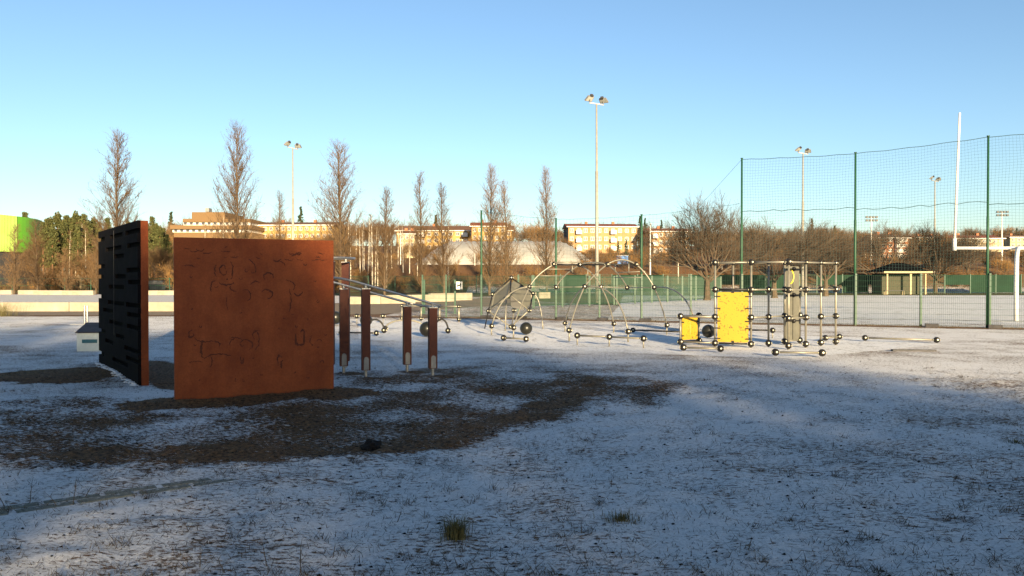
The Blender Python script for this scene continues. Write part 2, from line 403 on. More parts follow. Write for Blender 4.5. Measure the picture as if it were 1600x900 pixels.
sheet('rubber_mat', [tuple(G(x, y)[:2]) for x, y in ((1235, 561), (1478, 538), (1330, 527), (1130, 522), (985, 519), (860, 511), (760, 506), (560, 502), (560, 530), (760, 541), (960, 551))], M['mat'], .005)

# ------------------------------------------------------------------ climbing walls
def rust_panel():
    d = (FW1-FW0).normalized(); nrm = Vector((d.y, -d.x, 0)); H = 2.29
    t = thing('rusty_climbing_wall', 'rust-coloured square steel climbing panel with dark scribbles', 'climbing wall', FW0)
    L = (FW1-FW0).length; th = .09
    c = (FW0+FW1)/2 - nrm*th/2
    b = MB(); nx, nzv = 10, 10
    b.box(c+Vector((0, 0, H/2-.05)), (L, th, H+.1), axes=(d, -nrm, Vector((0, 0, 1))))
    o = b.build('panel', M['rust'], t)
    bv = o.modifiers.new('bevel', 'BEVEL'); bv.width = .008; bv.segments = 2
    random.seed(5)
    def pt(u, v): return FW0 + d*(u*L) + Vector((0, 0, H*(1-v))) + nrm*.0025
    def stroke(pts, w):
        sb = MB(); n = len(pts)
        for i, (u, v) in enumerate(pts):
            a = pts[max(i-1, 0)]; e = pts[min(i+1, n-1)]
            tx, ty = e[0]-a[0], e[1]-a[1]; l = math.hypot(tx, ty) or 1; nx_, ny_ = -ty/l, tx/l
            ww = w*(.35+.65*math.sin(math.pi*(i+.5)/n))*rnd(.6, 1.3)
            sb.v += [pt(u+nx_*ww, v+ny_*ww), pt(u-nx_*ww, v-ny_*ww)]
        for i in range(n-1): sb.face([2*i, 2*i+2, 2*i+3, 2*i+1])
        return sb
    def arc(cx, cy, rx, ry, a0, a1, n=14, j=.004): return [(cx+rx*math.cos(R(a0+(a1-a0)*i/n))+rnd(-j, j), cy+ry*math.sin(R(a0+(a1-a0)*i/n))+rnd(-j, j)) for i in range(n+1)]
    S_ = [(arc(.29, .20, .02, .03, 0, 350), .0045), (arc(.33, .20, .02, .06, -80, 80), .004), (arc(.26, .2, .02, .04, 120, 250), .004),
          (arc(.25, .31, .035, .05, 150, 260), .0045), (arc(.31, .26, .05, .03, 20, 160), .0045), (arc(.38, .30, .05, .03, 100, 190), .004),
          (arc(.42, .36, .04, .04, -100, 60), .0035), (arc(.44, .20, .05, .07, -80, 10), .004), (arc(.57, .24, .03, .025, 150, 380), .005),
          (arc(.63, .18, .05, .04, -120, -10), .0035), (arc(.68, .30, .06, .04, -90, 40), .0035), (arc(.56, .35, .035, .03, -150, 80), .005),
          (arc(.69, .39, .025, .09, -50, 60), .0035), (arc(.76, .33, .03, .03, 10, 150), .005), (arc(.49, .29, .03, .02, 180, 330), .004),
          (arc(.10, .59, .015, .02, 0, 300), .006), (arc(.19, .60, .08, .04, 60, 160), .0035), (arc(.24, .66, .03, .02, -120, 40), .004),
          (arc(.17, .69, .012, .05, 90, 290), .007), (arc(.26, .75, .09, .03, 190, 330), .004), (arc(.20, .76, .02, .04, -40, 60), .004),
          (arc(.37, .66, .04, .04, 160, 330), .0035), (arc(.43, .67, .04, .035, -170, 60), .0045), (arc(.48, .64, .03, .06, -100, 90), .004),
          (arc(.50, .61, .03, .03, 120, 300), .003), (arc(.405, .75, .008, .03, 0, 200), .006), (arc(.64, .79, .012, .05, 160, 320), .006), (arc(.67, .81, .02, .04, 150, 250), .005),
          ([(.745, .605+.01*i) for i in range(7)]+arc(.775, .66, .03, .02, 170, 20), .008), ([(.80, .59+.012*i) for i in range(8)], .007), (arc(.79, .595, .012, .012, 180, 380), .005),
          (arc(.92, .80, .012, .012, -200, 40), .004), (arc(.86, .65, .02, .03, 100, 250), .003), (arc(.90, .67, .02, .02, -150, -20), .003), (arc(.13, .78, .06, .02, -140, -50), .003),
          (arc(.32, .40, .01, .05, 100, 250), .0025), (arc(.08, .19, .05, .02, -130, -20), .0035), (arc(.77, .12, .05, .03, 200, 290), .005), (arc(.86, .11, .06, .02, 30, 100), .0035)]
    for k in range(26):
        u, v = rnd(.03, .97), rnd(.05, .14); S_.append((arc(u, v, rnd(.01, .03), rnd(.005, .015), rnd(0, 90), rnd(100, 190), 6), .0028))
    for k in range(30):
        u, v = rnd(.1, .95), rnd(.15, .9); S_.append((arc(u, v, rnd(.004, .012), rnd(.004, .012), 0, rnd(80, 250), 5), rnd(.002, .004)))
    for p, w_ in S_: stroke(p, w_).build('scribble', M['scrib'], o, t)
rust_panel()

def slot_wall():
    d = (LW1-LW0); L = d.length; d = d/L; n = Vector((-d.y, d.x, 0)); H = 2.65   # n = toward the slotted face (left, near)
    if n.x > 0: n = -n
    t = thing('slotted_wall', 'tall dark climbing wall with horizontal grip slots and rusty edge', 'climbing wall', LW0)
    core = MB().box((LW0+LW1)/2 - n*.105 + Vector((0, 0, H/2-.06)), (L, .11, H+.12), axes=(d, -n, Vector((0, 0, 1)))).build('core', M['rust'], t)
    slots = [(2.50, 0, .26), (2.27, 0, .22), (1.86, 0, .24), (1.66, 0, .20), (1.35, 0, .26), (1.15, 0, .23), (.93, 0, .24), (.62, 0, .30), (.38, 0, .26),
             (2.49, .80, 1), (1.96, .80, 1), (1.76, .84, 1), (1.37, .85, 1), (.70, .80, 1), (.29, .84, 1),
             (2.50, .33, .66), (2.28, .36, .78), (2.12, .30, .55), (1.78, .26, .52), (1.57, .30, .70), (1.28, .30, .72), (1.12, .58, .86), (.92, .34, .68), (.70, .30, .50), (.54, .58, .80), (.25, .22, .60), (2.49, .02, .02)]
    hs = .075; rows = sorted(set(z for z, a, b in slots), reverse=True)
    edges = [H]
    bands = {}
    for z, a, b in slots: bands.setdefault(round(z, 2), []).append((a, b))
    cut = sorted(bands)
    # merge rows closer than a slot height
    merged = []
    for z in cut:
        if merged and z-merged[-1][0] < hs+.01: merged[-1][1].extend(bands[z])
        else: merged.append([z, list(bands[z])])
    zc = 0.0; fz = -.06
    fb = MB(); ax = (d, -n, Vector((0, 0, 1)))
    def strip(z0, z1, a, b):
        if b-a < .01 or z1-z0 < .004: return
        fb.box(LW0 + d*L*(a+b)/2 - n*.025 + Vector((0, 0, (z0+z1)/2)), (L*(b-a), .05, z1-z0), axes=ax)
    for z, sp in merged:
        strip(fz, z-hs/2, 0, 1); sp = sorted(sp); u = 0
        for a, b in sp:
            if a > u: strip(z-hs/2, z+hs/2, u, a)
            u = max(u, b)
        strip(z-hs/2, z+hs/2, u, 1); fz = z+hs/2
    strip(fz, H, 0, 1)
    fb.build('slotted_face', M['blackface'], t)
    MB().box(LW0+d*L/2-n*.0475+Vector((0, 0, H/2-.01)), (L-.03, .004, H-.05), axes=ax).build('slot_backing', M['slot'], t)
    MB().box(LW0+d*L*.55+n*.003+Vector((0, 0, H*.62)), (.008, .006, H*.72), axes=ax).build('joint_strip', M['dark'], t)
    random.seed(9)
    b = MB()                                                             # ridge of frozen snow lying along the foot
    for i in range(150):
        p = LW0+d*L*((i+.5)/150)+n*abs(random.gauss(.03, .04)); p.z = gz(p.x, p.y)+.004
        b.sphere(p, rnd(.014, .036), 7, 5, (1.3, 1.1, .6))
    o = b.build('snow_ridge', M['mat'], None, None, True); tag(o, 'low ridge of snow along the foot of the slotted wall', 'snow', kind='stuff')
slot_wall()

# ------------------------------------------------------------------ bar stations (posts with looped rails)
def bar_station(name, label, posts, tops, ends, foot=True):
    c = sum((Vector((p[0], p[1], 0)) for p in posts), Vector())/len(posts)
    t = thing(name, label, 'exercise bars', c)
    rz = math.atan2(posts[2][1]-posts[0][1], posts[2][0]-posts[0][0])
    for (x, y), h in zip(posts, tops):
        g = gz(x, y)
        p = MB().box((x, y, (h+.13+g)/2), (.14, .14, h-.13-g), rz).build('post', M['rust_post'], t)
        MB().box((x, y, h+.008), (.145, .145, .016), rz).build('top_plate', M['steel'], p, t)
        MB().tube([(x, y, g-.05), (x, y, g+.14)], .028, 10).build('foot', M['steel'], p, t)
        q = Vector((math.sin(rz), -math.cos(rz), 0)); ux = Vector((math.cos(rz), math.sin(rz), 0))
        pl = [Vector((x, y, g+.14))+q*.07+ux*a+Vector((0, 0, b)) for a, b in ((-.042, 0), (.042, 0), (.042, .17), (.03, .205), (0, .22), (-.03, .205), (-.042, .17))]
        MB().prism(pl, q*.008).build('foot_plate', M['lamp_grey'], p, t)
        MB().tube([(x, y, h+.014), (x, y, h+.065)], .022, 8).build('bracket', M['steel'], p, t)
    rr = .02
    A0, A1 = (Vector((*posts[1], tops[1]+.075)), Vector((*posts[3], tops[3]+.075)))   # near rail
    B0, B1 = (Vector((*posts[0], tops[0]+.075)), Vector((*posts[2], tops[2]+.075)))   # far rail
    ext = .22
    da = (A1-A0).normalized(); db = (B1-B0).normalized()
    a0 = A0-da*ext*ends[0]; a1 = A1+da*ext*ends[1]*.3; b0 = B0-db*ext*ends[0]; b1 = B1+db*ext*ends[1]*.3
    MB().tube([a0, A0, A1, a1], rr, 8).build('rail', M['steel'], t)
    MB().tube([b0, B0, B1, b1], rr, 8).build('rail', M['steel'], t)
    def bow(p, q, o):
        m = (p+q)/2; pts = []
        for i in range(13):
            a = math.pi*i/12; pts.append(m+(p-m)*math.cos(a)+o*math.sin(a))
        return pts
    MB().tube(bow(a0, b0, -da*.24), rr, 8).build('end_bow', M['steel'], t)
    MB().tube(bow(a1, b1, da*.20), rr, 8).build('end_bow', M['steel'], t)
bar_station('parallel_bars', 'sloping looped steel parallel bars on four red-brown posts', POSTS, [1.53, 1.54, 1.21, 1.21], (1, 1))
bar_station('parallel_bars', 'taller looped parallel bars mostly hidden behind the rust-coloured panel', [(-4.55, 15.4), (-4.4, 14.7), (-3.21, 15.45), (-3.35, 14.75)], [2.03, 2.03, 2.03, 2.03], (1, 1))

# ------------------------------------------------------------------ ball-and-tube play equipment
BR = .082
def ball_mesh(r, caps=True):
    b = MB(); b.sphere((0, 0, 0), r, 16, 10)
    if caps:
        b.cur = 1
        for ax in (Vector((0, -1, .12)), Vector((.9, -.45, 0)), Vector((1, .3, 0)), Vector((-1, 0, 0)), Vector((0, 1, 0))):
            ax = ax.normalized(); b.tube([ax*r*.86, ax*r*1.07], r*.26, 8)
    return b.mesh('ball', [M['ball'], M['cap']], smooth=False)
ballm = ball_mesh(BR)
for p in ballm.polygons: p.use_smooth = p.material_index == 0
def ball(t, p, s=1.0, rz=0): return inst('ball_joint', ballm, t, p, (0, 0, rz), (s, s, s))
def tube(t, pts, r=.022, m='tube', name='tube', n=8): return MB().tube(pts, r, n).build(name, M[m], t, None, True)
def pin(t, p, r=.018):
    g = gz(p.x, p.y); return tube(t, [p, (p.x, p.y, g-.04)], r, 'tube', 'leg')

def climbing_arch():
    c = Vector((2.3, 24.2, 0)); t = thing('arched_climber', 'large arched climbing frame of bent tubes and black ball joints', 'climbing frame', c)
    f = {'B0': (768, 524, 509.4), 'B1': (802.4, 528.5, 512), 'B2': (883, 518.4, 505), 'B3': (889.5, 533.5, 516), 'B4': (959, 520, 506), 'B5': (981.5, 535, 518), 'B6': (1042, 523, 508)}
    N = {}
    for k, (x, yg, yb) in f.items():
        g = G(x, yg); N[k] = Vector((g.x, g.y, EYE-(yb-HZ)/F*g.y)); pin(t, N[k], .022)
    for k, (x, y, d) in {'M1': (827.6, 448, 24.3), 'M2': (868.8, 448.6, 25.1), 'M3': (913.3, 448, 23.0), 'M4': (939, 448.2, 25.0), 'M5': (980, 449.5, 25.4), 'M6': (1022, 449, 24.0),
                         'T1': (865.6, 413, 24.5), 'T2': (906, 413.8, 24.6), 'T3': (948.6, 413.3, 23.8), 'T4': (993.6, 413.3, 24.1)}.items(): N[k] = P(x, y, d)
    for k, p in N.items(): ball(t, p, 1.0 if k[0] == 'B' else .95, rnd(-.3, .3))
    def A(a, b, cx, cy, d, n=10, m='tube'): tube(t, quad(N[a], P(cx, cy, d), N[b], n), .021, m)
    A('M1', 'T1', 838, 428, 24.4); A('M2', 'T2', 880, 428, 24.9); A('M3', 'T3', 926, 430, 23.4)
    A('T4', 'M6', 1009, 424, 24.0); A('T2', 'M4', 928, 425, 24.8); A('T3', 'M5', 968, 426, 24.8)
    A('M1', 'B0', 785, 449, 24.4); A('M1', 'B1', 812, 478, 23.7); A('M3', 'B3', 899, 478, 22.5); A('M3', 'B2', 890, 465, 24.8)
    A('M3', 'B5', 967, 440, 22.2); A('M4', 'B4', 952, 470, 25.3); A('M6', 'B6', 1034, 474, 24.4)
    e = Vector((4.72, 20.9, .80)); tube(t, quad(N['M6'], P(1066, 444, 22.5), e, 10), .021)
    tube(t, [N['T1'], N['T2']], .024, 'ball'); tube(t, [N['T1']+Vector((0, -.1, .06)), N['T2']+Vector((0, -.1, .07))], .02)
    up = Vector((0, 0, .16))
    tube(t, quad(N['T2'], (N['T2']+N['T3'])/2+up*.8, N['T3'], 6), .024); tube(t, [N['T2'], N['T3']], .024, 'ball')
    tube(t, quad(N['T3'], (N['T3']+N['T4'])/2+up*1.8, N['T4'], 8), .021); tube(t, [N['T3'], N['T4']], .024, 'ball')
    for a, b in (('M1', 'M2'), ('M2', 'M4'), ('M4', 'M5'), ('M5', 'M6'), ('M3', 'M4')): tube(t, [N[a], N[b]], .012, 'tube', 'rung')
    tube(t, [P(843, 431, 24.4), P(882, 431, 24.8)], .012, 'tube', 'rung'); tube(t, [P(855, 420.5, 24.4), P(896, 420.5, 24.8)], .012, 'tube', 'rung')
    tube(t, [P(962, 426, 24.6), P(1008, 424, 24.1)], .014, 'tube', 'rung'); tube(t, [P(1002, 433.5, 24.0), P(960, 433.5, 24.8)], .012, 'tube', 'rung')
    for x, y, d in ((894.2, 413, 24.6), (918.3, 421, 24.6), (961.2, 412, 24.2), (982.4, 412, 24.0)): tube(t, [P(x, y, d), P(x, y+13, d)], .016, 'tube', 'peg')
random.seed(2); climbing_arch()

def tilted_cube():
    c = Vector((-.2, 27.5, 0)); t = thing('tilted_cube', 'grey panelled cube tilted onto one corner in a tube frame', 'play cube', c)
    N = {k: P(x, y, d) for k, (x, y, d) in {'top': (799, 434, 27.9), 'l': (769.5, 460, 27.6), 'lb': (763, 486, 27.2), 'ib': (803, 485, 26.9), 'rb': (827, 485, 27.0), 'r': (833, 458.5, 27.8), 'lo': (798, 510.5, 27.2), 'mid': (797, 461, 26.9)}.items()}
    for k, p in N.items():
        if k != 'mid': ball(t, p, .95, rnd(-.5, .5))
    def plate(pts, m, name, th=.03):
        n = (pts[1]-pts[0]).cross(pts[2]-pts[0]).normalized(); MB().prism(pts, n*th).build(name, M[m], t)
    def lerp(a, b, k): return a*(1-k)+b*k
    ctr = sum(N.values(), Vector())/len(N)
    plate([lerp(N['top'], ctr, .1), lerp(N['l'], ctr, .08), lerp(N['lb'], ctr, .1), lerp(N['mid'], N['l'], .12)], 'grey', 'panel')
    pr = [N['top'], N['r'], N['rb'], N['mid']]; cr = sum(pr, Vector())/4; poly = []
    for i in range(4):
        a, b, c2 = pr[i-1], pr[i], pr[(i+1) % 4]
        poly += [lerp(b, a, .3), lerp(lerp(b, cr, .16), b, .1), lerp(b, c2, .3)]
    plate([lerp(p, cr, .06) for p in poly], 'grey', 'panel')
    plate([lerp(N['mid'], N['ib'], .05), lerp(N['mid'], N['rb'], .75), lerp(N['ib'], N['rb'], .6), lerp(N['ib'], N['mid'], .02)+Vector((-.1, 0, .12))], 'ball', 'underside', .05)
    for a, b in (('top', 'l'), ('l', 'lb'), ('top', 'r'), ('r', 'rb'), ('mid', 'lb'), ('mid', 'rb'), ('lb', 'lo'), ('rb', 'lo'), ('top', 'mid')): tube(t, [N[a], N[b]], .022, 'tube' if b == 'lo' or a == 'mid' else 'ball')
    def foot(x, y): q = G(x, y); q.z = gz(q.x, q.y)-.03; return q
    tube(t, [N['lb'], foot(757, 513.5)], .02, 'ball', 'leg'); tube(t, [P(791, 462, 26.8), foot(789.5, 517.5)], .022, 'tube', 'leg')
    tube(t, quad(N['r'], P(845, 464, 27.9), foot(848.5, 514), 10), .024, 'tube', 'leg'); tube(t, [N['ib'], foot(799, 513)], .02, 'tube', 'leg'); tube(t, [N['lo'], foot(798, 514)], .02, 'tube', 'leg')
tilted_cube()

def cube_frame():
    cols = {'C1': (5.13, 20.2), 'C2': (5.95, 19.9), 'C3': (5.86, 21.2), 'C4': (6.48, 20.2), 'C5': (6.71, 19.4), 'C6': (7.09, 20.8), 'C7': (7.31, 19.9), 'C7b': (7.63, 21.2), 'C8': (7.88, 20.4), 'C9': (8.38, 20.7), 'F': (4.34, 20.6), 'K': (4.92, 21.05)}
    Z = [.10, .76, 1.45, 2.13]
    t = thing('cube_climber', 'upright cube climbing frame of steel tubes with yellow boards', 'climbing frame', (6.5, 20.4, 0))
    def pt(c, l): return Vector((*cols[c], Z[l]))
    lev = {'C1': (0, 1, 2, 3), 'C2': (0, 1, 2, 3), 'C3': (3,), 'C4': (0, 1, 2, 3), 'C5': (0, 1, 2, 3), 'C6': (0, 1, 2, 3), 'C7': (0, 1, 2, 3), 'C7b': (0, 1, 2), 'C8': (0, 1, 2, 3), 'C9': (0, 1, 2, 3), 'F': (0, 1), 'K': (0, 1)}
    for c, ls in lev.items():
        for l in ls: ball(t, pt(c, l), .72 if (l == 3 and c in ('C3', 'C4', 'C6', 'C7', 'C8', 'C9')) else 1, rnd(-.25, .25))
        z1 = Z[ls[-1]]; x, y = cols[c]
        tube(t, [(x, y, -.02), (x, y, z1)], .027, 'tube', 'upright')
    def bars(l, *prs, m='tube', r=.022):
        for a, b in prs: tube(t, [pt(a, l), pt(b, l)], r, m, 'crossbar')
    bars(3, ('C1', 'C2'), ('C2', 'C5'), ('C5', 'C7'), ('C7', 'C8'), ('C8', 'C9'), ('C1', 'C3'), ('C3', 'C4'))
    bars(2, ('C2', 'C4'), ('C4', 'C6'), ('C5', 'C7'), ('C7', 'C8'), ('C8', 'C9'), ('C6', 'C7b')); bars(2, ('C1', 'C2'), m='ball', r=.03)
    bars(1, ('C2', 'C4'), ('C4', 'C6'), ('C5', 'C7'), ('C6', 'C7b')); bars(1, ('C8', 'C9'), r=.012); bars(1, ('F', 'C1'), r=.03); bars(1, ('F', 'K'), ('K', 'C1'), m='ball')
    bars(0, ('C1', 'C2'), ('F', 'K'), m='ball'); bars(0, ('F', 'C1'), ('C6', 'C7b'))
    def board(a, b, z0, z1, m, name, inset=.06, th=.025, rad=.05):
        A = Vector((*cols[a], 0)); B = Vector((*cols[b], 0)); d = (B-A).normalized(); n = Vector((d.y, -d.x, 0)); A = A+d*inset; B = B-d*inset; L = (B-A).length; poly = []
        for cx, cz, a0 in ((rad, z0+rad, 180), (L-rad, z0+rad, 270), (L-rad, z1-rad, 0), (rad, z1-rad, 90)):
            for k in range(5):
                an = R(a0+90*k/4); poly.append(A+d*(cx+rad*math.cos(an))+Vector((0, 0, cz+rad*math.sin(an)))+n*th/2)
        o = MB().prism(poly, -n*th).build(name, M[m], t); return o, A, B, d, n
    o, A, B, d, n = board('C1', 'C2', .13, 1.39, 'yellow', 'board')
    o['label'] = 'tall yellow board speckled with black scuffs'
    for z in (.22, .48, .66, .98, 1.28):
        for q in (A, B): MB().box(q+Vector((0, 0, z)), (.15, .06, .028), math.atan2(d.y, d.x)).build('clamp', M['ball'], t)
    for z in (.12, 1.42): MB().box((A+B)/2+Vector((0, 0, z)), (.06, .06, .10), math.atan2(d.y, d.x)).build('clamp', M['ball'], t)
    o2, A, B, d, n = board('F', 'K', .14, .72, 'yellow', 'board'); m = (A+B)/2+n*.0155+Vector((0, 0, .43)); up = Vector((0, 0, 1))
    ring = [m+d*.13*math.cos(2*math.pi*k/24)+up*.13*math.sin(2*math.pi*k/24) for k in range(25)]
    MB().tube(ring, .006, 5).build('target_ring', M['orange_line'], o2, t)
    MB().bar(m-d*.17, m+d*.17, .006, .012).build('target_cross', M['orange_line'], o2, t); MB().bar(m-up*.17, m+up*.17, .012, .006).build('target_cross', M['orange_line'], o2, t)
    for z in (.25, .60):
        for q in (A, B): MB().box(q+Vector((0, 0, z)), (.11, .06, .028), math.atan2(d.y, d.x)).build('clamp', M['ball'], t)
    # grey tower boards
    o3, A, B, d, n = board('C6', 'C7b', .12, 2.05, 'grey', 'tower_board', .05)
    MB().box((A+B)/2+n*.016+Vector((0, 0, 1.08)), (.014, .012, 1.9), math.atan2(d.y, d.x)).build('board_seam', M['ball'], o3, t)
    m = A+d*.14+n*.018+Vector((0, 0, 1.78)); MB().tube([m+d*.17*math.cos(a)+up*.19*math.sin(a) for a in [math.pi*(-.42+.84*k/14) for k in range(15)]], .016, 6).build('yellow_hoop', M['yellow_ring'], o3, t)
    for z in (.62, 1.30, 1.98):
        MB().box((A+B)/2+n*.03+Vector((0, 0, z)), (.62, .03, .03), math.atan2(d.y, d.x)).build('tower_clamp', M['ball'], t)
        MB().sphere((A+B)/2+n*.05+Vector((0, 0, z)), .06, 8, 6).build('tower_knob', M['ball'], t, None, True)
random.seed(4); cube_frame()

def barbell(label, ends, name='balance_bar', r=.024, up=0, m='tube', extra=()):
    pts = [Vector((p.x, p.y, gz(p.x, p.y)+.028+BR*.96+up)) for p in ends]
    c = (pts[0]+pts[-1])/2; c.z = 0
    t = thing(name, label, 'play bar', c)
    for p in pts:
        ball(t, p, 1.0, rnd(-.3, .3))
        if up: pin(t, p)
    for a, b in zip(pts[:-1], pts[1:]): tube(t, [a, b], r, m, 'bar')
    return t
barbell('low bar between two black balls before the small yellow target board', [G(1068, 550), G(1126, 552)])
barbell('low bar between two black balls in front of the grey tower', [G(1212, 558), G(1285, 559)])
barbell('longest low ground bar with two balls, beside the cube climber near the net', [G(1352, 534), G(1464, 537.5)])
barbell('short low bar just behind the outermost uprights of the cube climber', [G(1290, 534), G(1312, 532)])
barbell('low dark bar between two balls below the tilted cube and big ball', [G(787, 534), G(822, 536)])
barbell('knee-high bar carried on three pinned balls below the arched climber', [G(902, 539), G(952, 541.5), G(1005.6, 544.5)], up=.14)
barbell('low dark bar behind the arched climber and the small target board', [G(989, 521), G(1078, 524.5)], m='ball')
barbell('low bar with pinned ball ends behind the tall speckled yellow board', [G(1150, 528), G(1207.4, 529)], up=.13, m='ball')
barbell('low dark bar between two balls beyond the red-brown posts', [G(533, 525), G(588, 526)], m='ball')

def big_ball(x, y, label, r=.19, sink=.0):
    p = G(x, y); g = gz(p.x, p.y)
    o = MB().sphere((0, 0, r-sink), r, 24, 16).build('play_ball', M['bigball'], None, None, True); o.location = (p.x, p.y, g+.024)
    tag(o, label, 'ball', 'large dark balls on the play area')
big_ball(822, 524, 'large dark ball on the snow between tilted cube and arched climber')
big_ball(1107, 529, 'large dark ball between the two yellow boards')
big_ball(524, 507, 'large dark ball half hidden by the edge of the rust-coloured panel', .24)
big_ball(572, 511, 'large dark ball hidden behind the second red-brown post', .22)
big_ball(667, 527, 'large dark ball peeking out behind the lowest red-brown post', .22)

def stub(x, y, label):
    p = G(x, y); t = thing('ball_stub', label, 'play post', (p.x, p.y, 0), 0, 'ball stubs on the play area'); q = Vector((p.x, p.y, .30)); ball(t, q, 1.15); pin(t, q, .014)
stub(557.5, 506, 'black ball on a thin pin between the two taller red-brown posts'); stub(598.5, 506, 'black ball on a thin pin above the low hoops')

def low_rail():
    a, b = G(628, 501), G(717, 503); t = thing('low_rail', 'low tube railing with ball joints before the green fence', 'railing', (a+b)/2)
    tops = []
    for k, (x, y) in enumerate(((628, 501), (658, 501.5), (687, 502), (717, 503))):
        p = G(x, y); lo = Vector((p.x, p.y, .10)); hi = Vector((p.x, p.y, .62)); tops.append(hi)
        ball(t, lo); ball(t, hi, .9); tube(t, [(p.x, p.y, 0), hi], .05 if k == 3 else .032, 'tube', 'upright')
    for q, r_ in zip(tops[:-1], tops[1:]): tube(t, [q, r_], .03, 'tube', 'rail')
low_rail()
def hoops():
    t = thing('low_hoop', 'low wavy dark hoops with ball feet behind the middle posts', 'play hoop', G(600, 521))
    def arc(x0, x1, y, h, m, r=.028):
        a = G(x0, y); b = G(x1, y); a.z = b.z = .10; pts = [a.lerp(b, (1-math.cos(math.pi*i/12))/2)+Vector((0, 0, h*math.sin(math.pi*i/12))) for i in range(13)]
        tube(t, pts, r, m, 'hoop'); ball(t, a, 1.1); ball(t, b, 1.1)
    arc(572, 600, 521, .34, 'ball'); arc(602, 664, 518, .28, 'tube')
    t = thing('low_hoop', 'low dark hoop with ball foot beside the lowest red-brown post', 'play hoop', G(690, 521))
    arc(679, 700, 521.5, .36, 'ball')
hoops()

def grit_box():
    p = G(141, 549); x, y = p.x, p.y; t = thing('equipment_box', 'white box with sloped dark lid beside the slotted wall', 'box', (x, y, 0)); g = gz(x, y)-.02
    w_, dp = .62, .6; rz = .12
    ax = Vector((math.cos(rz), math.sin(rz), 0)); ay = Vector((-math.sin(rz), math.cos(rz), 0)); o = Vector((x, y, g))
    poly = [o-ax*w_/2+ay*0, o-ax*w_/2+ay*dp, o-ax*w_/2+ay*dp+Vector((0, 0, .63)), o-ax*w_/2+Vector((0, 0, .45))]
    MB().prism(poly, ax*w_).build('body', M['offwhite'], t)
    lp = [o-ax*(w_/2+.02)-ay*.03+Vector((0, 0, .455)), o-ax*(w_/2+.02)+ay*(dp+.02)+Vector((0, 0, .65)), o-ax*(w_/2+.02)+ay*(dp+.02)+Vector((0, 0, .675)), o-ax*(w_/2+.02)-ay*.03+Vector((0, 0, .48))]
    MB().prism(lp, ax*(w_+.04)).build('lid', M['dark'], t)
    MB().box(o+ax*-.02-ay*.006+Vector((0, 0, .26)), (.34, .012, .085), rz).build('label_strip', M['teal'], t)
    q = Vector((*P(134, 500, 21)[:2], 0)); t2 = thing('steel_pole', 'slim steel double pole with cross rods behind the white box', 'pole', q)
    for dx in (-.035, .035): MB().tube([q+Vector((dx, 0, -.05)), q+Vector((dx, 0, 1.02))], .024, 8).build('pole', M['steel'], t2)
    for z, a, b in ((.53, -.4, .62), (.35, -.28, .3)): MB().tube([q+Vector((a, -.04, z)), q+Vector((b, -.04, z))], .014, 6).build('cross_rod', M['white'], t2)
grit_box()

# ------------------------------------------------------------------ fences and nets
FA = [(697, 495), (752, 497), (869, 498), (937, 499), (1003, 500.5), (1080, 502), (1160, 504.5), (1249, 507), (1338, 510), (1440, 512), (1548, 515)]
LINE0 = Vector((-1.36, 35.4, 0)); LINE1 = Vector((17.3, 27.7, 0)); LD = (LINE1-LINE0).normalized()
def on_line(x):           # point of the fence line seen in image column x
    k = (x-800)/F; s = (k*LINE0.y-LINE0.x)/(LD.x-k*LD.y); return LINE0+LD*s
def fence_a():
    p0 = on_line(660); t = thing('mesh_fence', 'near green welded-mesh fence with thin posts behind the play area', 'fence', p0)
    pts = [on_line(x) for x in (660, 697, 752, 810, 869, 937, 1003, 1080, 1160, 1249, 1338, 1440, 1548, 1660, 1790)]
    random.seed(11)
    for a, b in zip(pts[:-1], pts[1:]):
        MB().box(a+Vector((0, .05, .95)), (.07, .07, 1.95)).build('post', M['dgreen'], t)
        L = (b-a).length; n = int(L/.062); m = MB()
        for i in range(1, n):
            q = a.lerp(b, i/n); m.tube([q+Vector((0, 0, .06)), q+Vector((0, 0, 1.86))], .0032, 3, False)
        for k in range(10):
            z = .06+k*.2; m.tube([a+Vector((0, -.006, z)), b+Vector((0, -.006, z))], .0045, 3, False)
        o = m.build('mesh_panel', M['wire'], t); o['kind'] = 'stuff'
        if random.random() < .8:
            q = a.lerp(b, rnd(.05, .2)); MB().box(q+Vector((0, -.05, .06)), (.42, .3, .14), math.atan2(LD.y, LD.x)).build('foot_block', M['dark'], t)
    MB().box(pts[-1]+Vector((0, .05, .95)), (.07, .07, 1.95)).build('post', M['dgreen'], t)
    return pts
fence_a()
